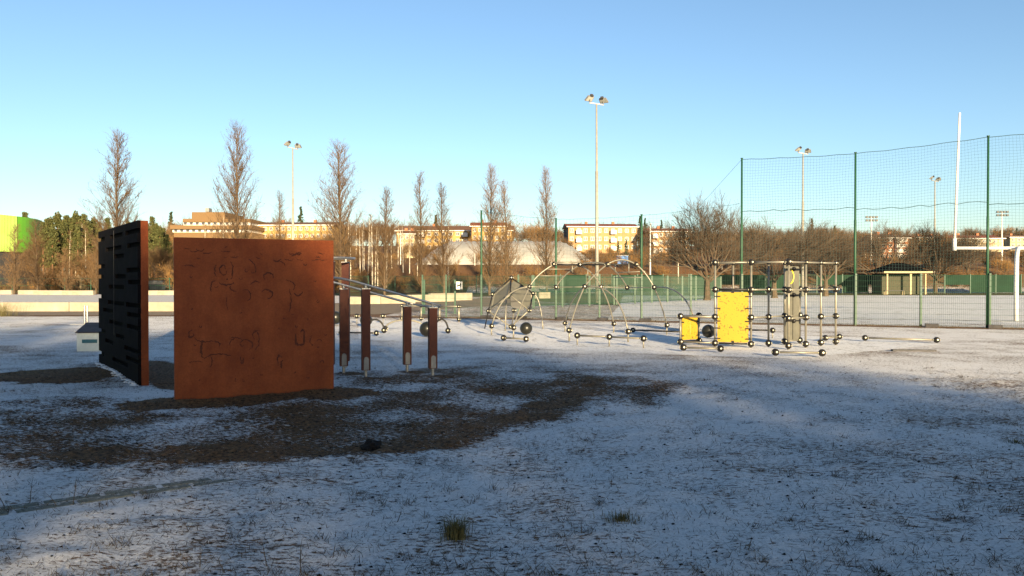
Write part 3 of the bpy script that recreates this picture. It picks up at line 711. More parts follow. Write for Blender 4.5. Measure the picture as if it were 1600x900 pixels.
def net(name, label, xs, tops, zlow, cell, r, seam=None, rope=.009, nposts=9):
    pts = [on_line(x)+Vector((0, .12, 0)) for x in xs]; t = thing(name, label, 'net', pts[0])
    for p, h in list(zip(pts, tops))[:nposts]:
        h2 = min(h, 3.9); o = MB().tube([p, p+Vector((0, 0, h2)), p+Vector((0, 0, h2+.01)), p+Vector((0, 0, h))], [.047, .047, .040, .036], 10).build('post', M['green'], t, None, True)
        MB().tube([p+Vector((0, 0, h)), p+Vector((0, 0, h+.03))], .05, 10).build('post_cap', M['dgreen'], o, t)
    random.seed(21)
    for (a, h0), (b, h1) in zip(list(zip(pts, tops))[:-1], list(zip(pts, tops))[1:]):
        L = (b-a).length; n = max(2, int(L/cell)); top = min(h0, h1) if abs(h0-h1) > .8 else None
        def topz(u): return ((h0*(1-u)+h1*u) if top is None else top)-.04-.03*4*u*(1-u)
        rows = int((topz(.5)-zlow)/cell); m = MB(); ph = rnd(0, 6)
        def q(u, v):
            z = zlow+(topz(u)-zlow)*v
            return a.lerp(b, u+.004*math.sin(z*3+ph)+.002*math.sin(u*40+z))+Vector((0, .03*math.sin(u*9+z*2+ph), z-.03*math.sin(u*math.pi*3+ph)*(1-v)-.012*math.sin(u*n*1.3+z*5)))
        for i in range(n+1): m.tube([q(i/n, k/5) for k in range(6)], r, 3, False)
        for k in range(rows+1): m.tube([q(i/12, k/rows) for i in range(13)], r, 3, False)
        o = m.build('netting', M['net'], t); o['kind'] = 'stuff'
        MB().tube([q(i/12, 1)+Vector((0, -.01, .015)) for i in range(13)], rope, 5).build('top_rope', M['net'], t)
        if seam: MB().tube([q(i/14, (seam-zlow)/(topz(.5)-zlow))+Vector((0, -.02, .03*math.sin(i*2.1))) for i in range(15)], .011, 5).build('seam_rope', M['net'], t)
    return t, pts
tn, pn = net('ball_net', 'tall dark ball net on green posts before the football field', (1160, 1338, 1546, 1790), (6.42, 6.40, 6.72, 6.9), 1.95, .104, .0029, 4.35)
MB().tube([pn[0]+Vector((0, 0, 6.4)), pn[0]+Vector((-3.4, 2.4, 2.2))], .006, 4).build('guy_wire', M['net'], tn)
net('low_ball_net', 'lower faint ball net on green posts behind the arched climber', (752, 869, 1003, 1157), (4.75, 4.30, 4.35, 4.7), 1.95, .16, .0024, None, .0045, 3)
def lone_post():
    for x, y, lab in ((663, 490, 'dark green fence post nearest the lowest red-brown post'), (711, 490, 'dark green fence post carrying the white dog sign'), (834, 482, 'short dark green fence post beyond the tilted cube')):
        p = G(x, y); h = EYE-(437.5-HZ)/F*p.y
        o = MB().box((0, 0, h/2), (.09, .09, h)).box((0, 0, h+.006), (.10, .10, .02)).box((0, 0, .01), (.2, .2, .03)).build('fence_post', M['dgreen']); o.location = p; tag(o, lab, 'post')
    p = P(717.5, 446, 39.6); t = thing('dog_sign', 'white sign with a black dog on the green fence post', 'sign', p)
    MB().box(p, (.30, .012, .38)).build('plate', M['white'], t)
    s = .011; dog = [(-9, -8), (-9, 2), (-11, 5), (-10, 6), (-7, 3), (2, 3), (4, 8), (5, 10), (6, 8), (10, 6), (10, 4), (6, 3), (6, -8), (4, -8), (3, -2), (-5, -2), (-6, -8)]
    MB().prism([p+Vector((a*s, -.0075, b*s*1.2)) for a, b in dog], (0, -.002, 0)).build('dog_figure', M['roof_k'], t)
    MB().bar(p+Vector((-.19, .02, 0)), p+Vector((-.05, .02, 0)), .03, .03).build('bracket', M['dgreen'], t)
lone_post()

def far_fence(label, a, b, h, step, screen=True, ws=.28, wr=.012):
    a = Vector(a); b = Vector(b); t = thing('far_fence', label, 'fence', a); L = (b-a).length; n = int(L/step); rz = math.atan2(b.y-a.y, b.x-a.x)
    pm = MB().box((0, 0, h/2), (.12, .12, h+.1)).mesh('post', M['dgreen'])
    for i in range(n+1): inst('post', pm, t, a.lerp(b, i/n))
    w_ = L/n
    random.seed(int(L))
    for i in range(n):
        q = a.lerp(b, (i+.5)/n)
        if screen and random.random() < .72:
            z0 = .1 if random.random() < .75 else h*.45
            MB().box(q+Vector((0, 0, (z0+h-.05)/2)), (w_-.14, .02, h-.05-z0), rz).build('windscreen', M['screen'], t)
        else:
            m = MB(); k = int(w_/ws)
            for j in range(1, k): m.tube([q+Vector((math.cos(rz)*w_*(j/k-.5), math.sin(rz)*w_*(j/k-.5), .1)), q+Vector((math.cos(rz)*w_*(j/k-.5), math.sin(rz)*w_*(j/k-.5), h))], wr, 3, False)
            for z in (.15, h*.5, h-.05): m.bar(a.lerp(b, i/n)+Vector((0, 0, z)), a.lerp(b, (i+1)/n)+Vector((0, 0, z)), .03, .04)
            o = m.build('mesh_panel', M['wire'], t); o['kind'] = 'stuff'
far_fence('far dark green fence with windscreen cloth along the football field', (6, 99, 0), (95, 99.5, 0), 2.35, 3.1)
far_fence('far green fence with open mesh before the dome and its bank', (-22, 103.5, 0), (6, 100, 0), 2.2, 3.2, False, .12, .014)
far_fence('thin dark fence before the pine wood beside the green hall', (-73, 101, 0), (-30, 101, 0), 1.9, 3.3, False)

far_fence('dark green mesh fence beyond the arched climber, before the lawn', (1.28, 48, 0), (6.9, 54, 0), 1.92, 2.7, False, .06, .009)
far_fence('dark green mesh fence running from the arched climber towards the round tree', (7.1, 54.2, 0), (18, 69, 0), 1.95, 2.6, False, .06, .010)
# ------------------------------------------------------------------ concrete walls and blocks
def wall_run(label, a, b, h, th, seglen):
    a = Vector(a); b = Vector(b); t = thing('low_concrete_wall', label, 'wall', a); L = (b-a).length; n = max(1, round(L/seglen)); rz = math.atan2(b.y-a.y, b.x-a.x); s = L/n
    me = MB().box((0, 0, h/2-.03), (s-.025, th, h+.06)).mesh('block', M['conc'])
    for i in range(n):
        o = inst('block', me, t, a.lerp(b, (i+.5)/n)+Vector((0, rnd(-.01, .01), rnd(-.012, .012))), (0, 0, rz))
        o.modifiers.new('bevel', 'BEVEL').width = .015
wall_run('long low concrete wall edging the snowy plaza', (-44, 42.6, 0), (-15.5, 42.9, 0), .50, .28, 4.0)
wall_run('low concrete wall behind the red-brown posts', (-11.6, 55, 0), (-7.0, 57.5, 0), .5, .4, 3.2)
wall_run('low concrete wall beyond the sloping steel bars', (-10.8, 58.5, 0), (-4.6, 62.5, 0), .55, .4, 3.6)
wall_run('short concrete wall beside the dog sign post', (-6.6, 64.0, 0), (-3.4, 66.5, 0), .6, .4, 4.2)
wall_run('short concrete block wall behind the arched climber', (1.6, 72, 0), (3.4, 72.6, 0), .6, .5, 1.9)
bm = MB().box((0, 0, .24), (2.3, .6, .54)).mesh('concrete_block', M['conc'])
for x, y in ((5, 460), (46, 460.2), (70, 460.6), (86, 460.8), (115, 460.9), (131, 461), (238, 461), (264, 461)):
    p = G(x, y); o = inst('concrete_block', bm, None, p, (0, 0, rnd(-.05, .05))); o.modifiers.new('bevel', 'BEVEL').width = .03
    tag(o, 'pale concrete block on the far edge of the snowy plaza', 'block', 'concrete blocks along the plaza')

# ------------------------------------------------------------------ floodlights, poles, goal
def floodlight():
    t = thing('floodlight_mast', '', 'floodlight'); h = 14.5
    MB().tube([(0, 0, -.1), (0, 0, 9.6)], [.135, .115], 12).build('lower_pole', M['pole'], t, None, True)
    MB().tube([(0, 0, 9.6), (0, 0, 9.62), (0, 0, h)], [.115, .085, .065], 12).build('upper_pole', M['pole'], t, None, True)
    MB().bar((-.52, 0, h+.08), (.52, .0, h-.08), .09, .08).build('cross_arm', M['lamp_grey'], t)
    for sx, ang, tilt in ((-1, 35, 38), (1, -30, 30)):
        c = Vector((sx*.48, -.05, h+.27-.08*sx)); b = MB()
        rot = Matrix.Rotation(R(ang), 3, 'Z') @ Matrix.Rotation(R(-tilt), 3, 'X')
        ax = rot @ Vector((1, 0, 0)); ay = rot @ Vector((0, 1, 0)); az = rot @ Vector((0, 0, 1))
        prof = [(-.32, .24), (.32, .24), (.27, -.22), (-.27, -.22)]
        poly = [c+ax*u+ay*v for u, v in prof]; lamp = MB().prism(poly, az*.12).build('lamp_head', M['lamp_grey'], t)
        MB().prism([c+(p-c)*.86-az*.012 for p in poly], az*.011).build('lamp_glass', M['lamp_face'], lamp, t)
        MB().box(c-ay*.30+az*.05, (.22, .13, .17), axes=(ax, ay, az)).build('ballast', M['lamp_dark'], lamp, t)
        MB().bar(c-Vector((0, 0, .26)), c+az*.05, .06, .06).build('bracket', M['lamp_dark'], lamp, t)
    return t
fl = floodlight()
for i, (x, ytop, rz, lab, ln) in enumerate(((933, 163, 0, 'tall floodlight mast with two lamp heads rising behind the arched climber', -.004), (458, 232, .5, 'floodlight mast rising above the rust-coloured panel', 0), (1254, 240, .1, 'floodlight mast behind the ball net next to its first post', 0), (1460, 283, .2, 'distant floodlight mast beside the white goal upright', 0))):
    o = fl if i == 0 else copy_tree(fl); d = (14.5-EYE)*F/(HZ-ytop); o.location = ((x-800)/F*d, d, 0); o.rotation_euler = (0, ln, rz); o['label'] = lab; o['group'] = 'floodlight masts around the field'
def far_mast(x, ytop, lab):
    d = 190.; h = EYE+(HZ-ytop)/F*d; X0 = (x-800)/F*d; g = gz(X0, d); t = thing('stadium_mast', lab, 'floodlight', (X0, d, g), 0, 'stadium masts far behind the field')
    MB().tube([(X0, d, g-.2), (X0, d, h)], [.22, .12], 8).build('pole', M['white'], t)
    for z in (-.2, -1.0):
        MB().box((X0, d, h+z), (3.0, .12, .12)).build('cross_arm', M['lamp_grey'], t)
        for k in range(4): MB().box((X0-1.15+.77*k, d-.2, h+z+.18), (.5, .3, .42)).build('lamp', M['lamp_dark'], t)
far_mast(1361, 339, 'far stadium mast with two rows of lamps above the salmon block'); far_mast(1565, 331, 'far stadium mast with two rows of lamps right of the goal')
def thin_pole(x, y0, d, lab, r=.07, arm=True):
    X0 = (x-800)/F*d; h = EYE+(HZ-y0)/F*d; g = gz(X0, d); t = thing('lamp_post', lab, 'lamp post', (X0, d, g))
    MB().tube([(X0, d, g-.1), (X0, d, h)], [r*1.2, r*.7], 8).build('pole', M['white'], t)
    MB().tube([(X0, d, h), (X0, d-.1, h+.15), (X0-.1, d-.8, h+.2)], r*.5, 6).build('arm', M['white'], t); MB().box((X0-.1, d-.95, h+.2), (.2, .55, .1)).build('lamp_head', M['lamp_grey'], t)
thin_pole(1016, 353, 108, 'slim white lamp post right of the red-roofed apartment house', .09); thin_pole(697+45, 395, 120, 'slim pale lamp post before the dome', .05)
thin_pole(1352, 396, 150, 'short pale lamp post near the salmon block', .07); thin_pole(640-14, 362, 135, 'slim pale lamp post among the birches', .07)

def goal():
    bx = (1588-800)/F*33; t = thing('goal_post', 'white gooseneck football goal with tall upright behind the net', 'goal', (bx, 33, 0)); z = 3.08; dy = 2.0; cx = bx+1.38
    pts = [Vector((bx, 33, 0)), Vector((bx, 33, 1.6))]+quad((bx+.005, 33.0, 2.0), (bx+.03, 33.05, z), (cx, 33+dy, z), 8)
    MB().tube(pts, .085, 12).build('gooseneck', M['white'], t, None, True)
    MB().tube([(cx-2.83, 33+dy, z), (cx+2.83, 33+dy, z)], .07, 10).build('crossbar', M['white'], t, None, True)
    for s, ln in ((-1, .19), (1, .19)):
        q = Vector((cx+s*2.83, 33+dy, z)); u = MB().tube([q+Vector((0, 0, -.1)), q+Vector((0, 0, .42))], .078, 10).build('sleeve', M['white'], t, None, True)
        MB().tube([q+Vector((0, 0, .4)), q+Vector((ln, 0, 5.9))], [.058, .045], 10).build('upright', M['white'], t, None, True)
goal()

# ------------------------------------------------------------------ buildings
def gable_house(name, label, x0, x1, ybase, yeave, yridge, d, depth, wm, rm, floors, ncol, rz=0, dark_end=False, balc=(), win='white', hip=False):
    XL = (x0-800)/F*d; XR = (x1-800)/F*d; W = (XR-XL)/max(.3, math.cos(rz)); zb = EYE+(HZ-ybase)/F*d; ze = EYE+(HZ-yeave)/F*d; zr = EYE+(HZ-yridge)/F*d
    t = thing(name, label, 'building', (XL, d, 0), rz); t.location = (XL, d, 0); ORG[t.name] = Vector((0, 0, 0))
    MB().box((W/2, depth/2, (zb-6+ze)/2), (W, depth, ze-zb+6)).build('wall', wm, t)
    oh = .5; rb = MB(); rise = max(.3, zr-ze)
    ins = W*.12 if hip else 0
    a = [Vector((-oh, -oh, ze+.01)), Vector((W+oh, -oh, ze+.01)), Vector((W+oh, depth+oh, ze+.01)), Vector((-oh, depth+oh, ze+.01)), Vector((-oh+ins, depth/2, ze+rise)), Vector((W+oh-ins, depth/2, ze+rise))]
    rb.v += a; rb.face([0, 1, 5, 4]); rb.face([2, 3, 4, 5]); rb.face([1, 2, 5]); rb.face([3, 0, 4]); rb.face([3, 2, 1, 0])
    ro = rb.build('roof', rm, t)
    for k in range(2): MB().box((W*(.3+.4*k), depth*.5, zr+.1), (.7, .7, 1.0)).build('chimney', M['brick_p'], ro, t)
    MB().box((W/2, -oh-.02, ze+.03), (W+2*oh, .08, .22)).build('eave_board', M['white'], ro, t)
    if dark_end: MB().box((-.03, depth/2, (zb-6+ze)/2), (.06, depth-.1, ze-zb+5.9)).prism([(-.06, .05, ze), (-.06, depth-.05, ze), (-.06, depth/2, zr-.1)], (.05, 0, 0)).build('end_wall', M['gable'], t)
    fh = (ze-zb)/floors; cw = W/ncol
    wmh = MB().box((0, 0, 0), (min(1.5, cw*.5), .06, fh*.46)).mesh('window', M['pane']); fr = MB()
    w_, h_ = min(1.5, cw*.5), fh*.46
    for sx in (-1, 0, 1): fr.box((sx*w_/2, -.035, 0), (.09, .07, h_+.12))
    for sz in (-1, 1): fr.box((0, -.036, sz*h_/2), (w_+.1, .068, .09))
    frm = fr.mesh('frame', M['white'])
    bmh = MB(); bmh.box((0, -.6, -.1), (cw*.8, 1.1, .12)); bmh.box((0, -1.12, .42), (cw*.8, .06, .95)); bmh.box((-cw*.4, -.6, .42), (.06, 1.1, .95)); bmh.box((cw*.4, -.6, .42), (.06, 1.1, .95)); bmm = bmh.mesh('balcony', M['white'])
    for f_ in range(floors):
        for c_ in range(ncol):
            o = inst('window', wmh, t, (cw*(c_+.5), -.035, zb+fh*(f_+.55)), root=t); f2 = inst('frame', frm, o, (0, 0, 0), root=t); f2.location = (0, 0, 0)
            if c_ in balc: inst('balcony', bmm, t, (cw*(c_+.5), -.01, zb+fh*(f_+.18)), root=t)
    return t
gable_house('apartment_house', 'three-storey buff apartment house with red roof and dark gable', 888, 996, 393, 354.5, 347.5, 215, 11, M['brick_o'], M['roof_r'], 3, 10, .05, True, (1, 6))
gable_house('apartment_house', 'red-roofed apartment house half hidden behind the large round bare tree', 1018, 1078, 397, 362, 355, 205, 11, M['brick_o'], M['roof_r'], 3, 6, .05, False, (0,))
gable_house('apartment_house', 'yellow apartment house with brown roof above the rust-coloured panel', 392, 522, 386, 352.5, 345, 200, 12, M['brick_y'], M['roof_b'], 3, 14, -.04, False, ())
gable_house('row_house', 'yellow row house with brown roof behind the slim columnar trees', 620, 800, 392, 361, 351, 220, 12, M['brick_y'], M['roof_b'], 3, 16, -.03, False, (3, 9))
gable_house('row_house', 'ochre gabled house with red chimneys above the dome', 737, 790, 378, 354, 345.5, 208, 10, M['brick_y'], M['roof_r'], 2, 6, .02)
gable_house('small_house', 'small cream house with brown roof beyond the birches', 624, 648, 388, 366, 358.5, 200, 9, M['cream'], M['roof_b'], 2, 3, .0, False, (), hip=True)
gable_house('tower_block', 'square salmon brick block behind the bare trees and net', 1374, 1420, 404, 372, 364, 200, 11, M['brick_p'], M['roof_b'], 4, 4, .03, False, (2,), hip=True)
gable_house('long_house', 'long cream house with red roof behind the white goal', 1490, 1566, 390, 373, 366, 230, 12, M['cream'], M['roof_r'], 2, 9, -.03)
gable_house('long_house', 'low cream house with red roof between tower block and goal', 1432, 1486, 388, 371, 366.5, 260, 12, M['cream'], M['roof_r'], 2, 7, .0)
gable_house('long_house', 'far cream house at the end of the field behind the stadium mast', 1578, 1640, 388, 371, 366, 260, 12, M['cream'], M['roof_b'], 2, 7, .0)

def terraced():
    d = 190; t = thing('terraced_block', 'stepped pale concrete block with brown bands above the rusty panel', 'building', ((312-800)/F*d, d, 0))
    def bx(x0, x1, y0, y1, dd, m, name, depth=14):
        a = P(x0, y1, d+dd); b = P(x1, y0, d+dd); MB().box(((a.x+b.x)/2, d+dd+depth/2, (a.z+b.z)/2), (b.x-a.x, depth, b.z-a.z)).build(name, m, t)
    bx(300, 352, 331.5, 342.5, 6, M['brownband'], 'upper_storey'); bx(321, 327, 325, 331, 8, M['lamp_grey'], 'chimney', 2)
    bx(286, 392, 342, 347, 3, M['brownband'], 'roof_band'); bx(287, 391, 346.8, 352, 3.5, M['white'], 'storey'); bx(266, 394, 352, 358, 0, M['brownband'], 'roof_band')
    bx(270, 392, 357.8, 363, .8, M['white'], 'storey'); bx(272, 394, 363, 372, .3, M['brownband'], 'roof_band'); bx(272, 392, 372, 400, .5, M['white'], 'storey')
    wm = MB().box((0, 0, 0), (.72, .1, .5)).mesh('window', M['pane'])
    for k in range(11):
        for y, dd, xa in ((349.5, 3.4, 290), (360.5, .7, 275)): inst('window', wm, t, P(xa+k*9.3, y, d+dd))
terraced()

def green_hall():
    cx, cy, r = -104, 135, 21.3; t = thing('round_hall', 'round lime-green hall with ribbed yellow-green side and dark base', 'building', (cx, cy, 0)); top, mid = 12.3, 6.3
    def cyl(a0, a1, z0, z1, rr, m, name, n=40, ribs=False):
        b = MB(); pts = []
        for i in range(n+1):
            a = R(a0+(a1-a0)*i/n); q = rr+(.04 if ribs and i % 2 else 0); pts.append((cx+q*math.cos(a), cy+q*math.sin(a)))
        for x, y in pts: b.v += [Vector((x, y, z0)), Vector((x, y, z1))]
        for i in range(n): b.face([2*i, 2*i+2, 2*i+3, 2*i+1])
        return b.build(name, m, t)
    cyl(-180, -3, mid, top, r, M['hall_y'], 'ribbed_cladding', 420, True); cyl(-3, 180, mid, top, r+.04, M['hall_g'], 'cladding', 60); cyl(0, 360, 0, mid, r-.3, M['hall_d'], 'base_wall', 60)
    b = MB(); b.v += [Vector((cx+r*math.cos(2*math.pi*i/60), cy+r*math.sin(2*math.pi*i/60), top-.05)) for i in range(60)]; b.face(list(range(60))); b.build('roof', M['hall_d'], t)
green_hall()

def dome():
    d = 150; x0, x1 = (632-800)/F*d, (946-800)/F*d; W = x1-x0; cx = (x0+x1)/2; zb = 3.6; H = EYE+(HZ-372)/F*d-zb; D = 34.; b = MB(); nx, ny = 64, 24
    for j in range(ny+1):
        v = -1+2*j/ny
        for i in range(nx+1):
            u = -1+2*i/nx
            prof = min(1, max(0, (1-abs(u))/.42)); prof = 1-(1-prof)**1.5
            pv = (max(0, 1-abs(v)**2.4))**.75
            rib = .07*abs(math.sin(i*math.pi/2.0+ .6*v)) if .05 < prof*pv else 0
            b.v.append(Vector((cx+u*W/2, d+D/2+v*D/2, zb+H*prof*pv - (0 if prof*pv > .02 else 1.0)+rib*3)))
    for j in range(ny):
        for i in range(nx):
            k = j*(nx+1)+i; b.face([k, k+1, k+nx+2, k+nx+1])
    o = b.build('dome_hall', M['dome'], None, None, True); o.location = (0, 0, 0)
    tag(o, 'long low pale ribbed dome hall behind the columnar trees', 'dome')
dome()

def pavilion():
    d = 92; cx = (1416-800)/F*d; t = thing('pavilion', 'small pavilion with black hip roof and white posts beyond the field', 'pavilion', (cx, d, 0)); W, D = 4.6, 4.0; ze = EYE+(HZ-424.5)/F*d; zr = EYE+(HZ-410)/F*d
    a = [Vector((cx-W/2-.45, d-.45, ze)), Vector((cx+W/2+.45, d-.45, ze)), Vector((cx+W/2+.45, d+D+.45, ze)), Vector((cx-W/2-.45, d+D+.45, ze)), Vector((cx-.6, d+D/2, zr)), Vector((cx+.6, d+D/2, zr))]
    b = MB(); b.v += a; b.face([0, 1, 5, 4]); b.face([2, 3, 4, 5]); b.face([1, 2, 5]); b.face([3, 0, 4]); b.face([3, 2, 1, 0]); r_ = b.build('roof', M['roof_k'], t)
    MB().box((cx, d-.48, ze-.06), (W+.98, .08, .2)).build('fascia', M['cream'], r_, t)
    MB().box((cx, d+D/2+.6, ze/2-.08), (W-.2, D-1.4, ze-.2)).build('back_room', M['olive'], t)  # shade under the overhang is put into this wall colour
    for u in (-W/2+.1, .5, W/2-.1): MB().box((cx+u, d, ze/2-.1), (.22 if u == .5 else .16, .16, ze-.2)).build('post', M['cream'], t)
    for u in (-1.6, -.5, 1.5): MB().box((cx+u, d+D/2-.12, ze/2-.15), (.14, .06, ze-.4)).build('door_jamb', M['dark'], t)
    q = Vector(((1397-800)/F*88, 88, 0)); t = thing('bench', 'small steel bench on the grass before the pavilion', 'bench', q); MB().box(q+Vector((0, 0, .5)), (2.1, .4, .06)).build('seat', M['dark'], t)
    for s in (-1, 1): MB().tube([q+Vector((s*1.0, -.2, 0)), q+Vector((s*1.0, -.2, .46)), q+Vector((s*1.0, .2, .46)), q+Vector((s*1.0, .2, 0))], .03, 6).build('leg', M['cream'], t)
pavilion()
def hut():
    d = 108; cx = (116-800)/F*d; t = thing('garden_hut', 'small pale hut with pointed roof at the edge of the pine wood', 'hut', (cx, d, 0)); g = gz(cx, d)
    MB().box((cx, d+1, g+.7), (1.9, 1.9, 1.4)).build('wall', M['cream'], t); b = MB(); b.v += [Vector((cx-1.15, d-.15, g+1.38)), Vector((cx+1.15, d-.15, g+1.38)), Vector((cx+1.15, d+2.15, g+1.38)), Vector((cx-1.15, d+2.15, g+1.38)), Vector((cx, d+1, g+2.3))]
    for q in ((0, 1, 4), (1, 2, 4), (2, 3, 4), (3, 0, 4), (3, 2, 1, 0)): b.face(list(q))
    b.build('roof', M['cream'], t); MB().box((cx+.25, d+.03, g+.6), (.5, .06, 1.2)).build('door', M['dark'], t)
hut()
def car(x, y, lab, m, rz=0):
    d = 106; X0 = (x-800)/F*d; g = gz(X0, d)+.02; t = thing('parked_car', lab, 'car', (X0, d, g)); 
    def pr(prof, w_, name, m_): return MB().prism([Vector((X0+a, d-w_/2, g+b)) for a, b in prof], (0, w_, 0)).build(name, m_, t)
    pr([(-2.1, .3), (2.1, .3), (2.15, .75), (1.9, .92), (1.0, 1.0), (-1.5, 1.02), (-2.1, .9)], 1.7, 'body', m); pr([(-1.6, 1.0), (1.05, 1.0), (.45, 1.46), (-1.1, 1.48)], 1.5, 'cabin', M['pane']); pr([(-1.12, 1.481), (.46, 1.461), (.40, 1.51), (-1.05, 1.53)], 1.48, 'roof', m)
    for a in (-1.35, 1.35):
        for s in (-.85, .70): MB().tube([(X0+a, d+s, g+.31), (X0+a, d+s+.16, g+.31)], .32, 14).build('wheel', M['tyre'], t)
car(250, 437, 'dark parked car glimpsed between the two climbing walls', M['carpaint'])
p = P(972, 418.5, 128); t = thing('blue_container', 'small blue container on the bank behind the arched climber', 'container', (p.x, p.y, 0)); g0 = gz(p.x, p.y)
MB().box((p.x, p.y, g0+.75), (1.7, 1.6, 1.5)).build('body', M['blue'], t); MB().box((p.x, p.y, g0+1.53), (1.8, 1.7, .08)).build('lid', M['lamp_grey'], t)

# ------------------------------------------------------------------ trees
def rv(): 
    v = Vector((random.gauss(0, 1), random.gauss(0, 1), random.gauss(0, 1))); return v.normalized()
def columnar(seed, h=15., twn=9, wide=1.0):
    random.seed(seed); tr = MB(); cr = MB(); wob = [Vector((rnd(-.08, .08), rnd(-.08, .08), h*i/8)) for i in range(9)]; wob[0] = Vector((0, 0, -.2))
    tr.tube(wob, [.17*(1-i/8.6)**.9 for i in range(9)], 7)
    def trunk(z): i = min(7, int(z/h*8)); f = z/h*8-i; return wob[i].lerp(wob[i+1], f)
    n = 175
    for i in range(n):
        u = .06+.91*(i/n)**1.25; z = u*h; a = rnd(0, 2*math.pi)
        env = (min(1, (u+.06)/.20))*((1-u)**.75)
        L = h*.31*env*rnd(.55, 1.2)*wide+.35; lean = R(rnd(22, 46)+(10 if random.random() < .15 else 0))
        d = Vector((math.cos(a)*math.sin(lean), math.sin(a)*math.sin(lean), math.cos(lean))); p = trunk(z); pts = [p]; k = 5
        for s in range(k): d = (d+Vector((0, 0, .07))+rv()*.10).normalized(); p = p+d*L/k; pts.append(p)
        (tr if L > 2.8 else cr).tube(pts, [max(.007, .034*(L/4)**.6*(1-j/(k+.4))) for j in range(k+1)], 4, False)
        for q in range(int(twn*max(.5, L/2.6))):
            f = rnd(.15, 1)*k; j = min(k-1, int(f)); s0 = pts[j].lerp(pts[j+1], f-j); td = (d*.75+rv()*.62+Vector((0, 0, .28))).normalized(); tl = rnd(.3, 1.05)
            e = s0+td*tl; cr.tube([s0, s0+td*tl*.5+rv()*.04, e], [.010, .008, .005], 3, False)
            for _ in range(2): e2 = s0.lerp(e, rnd(.3, .9)); cr.tube([e2, e2+(td+rv()*.8).normalized()*rnd(.15, .45)], [.007, .005], 3, False)
    return tr.mesh('trunk', M['bark']), cr.mesh('crown', M['twig'])
def spreading(seed, h=9., m='twig_g', limbs=7, wide=1.0, trunk_h=.2, depth=4):
    random.seed(seed); tr = MB(); cr = MB(); th = h*trunk_h
    tr.tube([(0, 0, -.2), (0, 0, .25), (.03, 0, th*.6), (0, .03, th+.15)], [.36*h/9, .25*h/9, .21*h/9, .17*h/9], 8)
    def grow(p, d, L, r, dep):
        k = 4; pts = [p]
        for s in range(k): d = (d+rv()*.12+Vector((0, 0, .035))).normalized(); p = p+d*L/k; pts.append(p)
        (tr if dep >= 3 else cr).tube(pts, [max(.007, r*(1-.5*j/k)) for j in range(k+1)], 5 if dep >= 3 else 3, False)
        if dep == 0: return
        nch = 5 if dep > 1 else 6
        for c in range(nch):
            f = rnd(.35, 1)*k if c else k*.999; j = min(k-1, int(f)); s0 = pts[j].lerp(pts[j+1], f-j)
            nd = (d+rv()*(.55 if c else .2)).normalized()
            if nd.z < -.1: nd.z = .05; nd.normalize()
            grow(s0, nd, L*rnd(.55, .78), r*.5, dep-1)
    for i in range(limbs):
        a = 2*math.pi*i/limbs+rnd(-.4, .4); lean = R(rnd(18, 58))*wide if i else R(6)
        grow(Vector((0, 0, th*rnd(.75, 1.05))), Vector((math.cos(a)*math.sin(lean), math.sin(a)*math.sin(lean), math.cos(lean))), h*.33*rnd(.85, 1.1), .085*h/9, depth)
    return tr.mesh('trunk', M['bark']), cr.mesh('crown', M[m])
def conifer(seed, h=13., pine=True):
    random.seed(seed); tr = MB(); cr = MB(); tr.tube([(0, 0, -.3), (.05, 0, h*.5), (0, .05, h)], [.2, .13, .03], 7)
    n = 95 if pine else 110
    for i in range(n):
        u = (rnd(.30, 1) if pine else .08+.92*i/n); z = h*u
        L = (h*.21*max(.04, 1.03-u)**.8*min(1, (u-.2)/.2)*rnd(.5, 1.25)) if pine else (h*.19*(1-u)+.2)*rnd(.8, 1.15)
        a = rnd(0, 2*math.pi); d = Vector((math.cos(a), math.sin(a), rnd(.0, .45) if pine else rnd(-.35, -.05))).normalized(); p0 = Vector((0, 0, z)); e = p0+d*L
        cr.tube([p0, e], [.03, .01], 3, False)
        for q in range(26 if pine else 20):
            f = rnd(.25, 1.05) if pine else rnd(.1, 1.02); c = p0+d*L*f+rv()*(.34 if pine else .16)*(h/13); s = rnd(.12, .30)*(h/13); b1 = rv(); b2 = b1.cross(rv()).normalized()
            nn = len(cr.v); cr.v += [c-b1*s, c+b2*s*.45, c+b1*s, c-b2*s*.45+Vector((0, 0, .03))]; cr.face([nn, nn+1, nn+2, nn+3])
    return tr.mesh('trunk', M['pine_bark'] if pine else M['bark']), cr.mesh('crown', M['needle'] if pine else M['spruce'])
def birch(seed, h=13.):
    random.seed(seed); tr = MB(); cr = MB(); lx, ly = rnd(-.5, .5), rnd(-.5, .5)
    tr.tube([(0, 0, -.3), (lx*.3, ly*.3, h*.4), (lx*.6, ly*.6, h*.75), (lx, ly, h)], [.14, .10, .055, .012], 7)
    for i in range(48):
        u = rnd(.38, .98); p = Vector((lx*u, ly*u, h*u)); a = rnd(0, 6.28); L = h*.20*(1.08-u)+.4; d = Vector((math.cos(a)*.6, math.sin(a)*.6, .8)).normalized(); pts = [p, p+d*L*.5, p+d*L+Vector((0, 0, -.05))]
        cr.tube(pts, [.022, .014, .007], 3, False)
        for q in range(9):
            s0 = pts[0].lerp(pts[2], rnd(.2, 1)); cr.tube([s0, s0+(d*.5+rv()*.8).normalized()*rnd(.3, .9)], [.008, .005], 3, False)
    return tr.mesh('trunk', M['birch']), cr.mesh('crown', M['twig'])
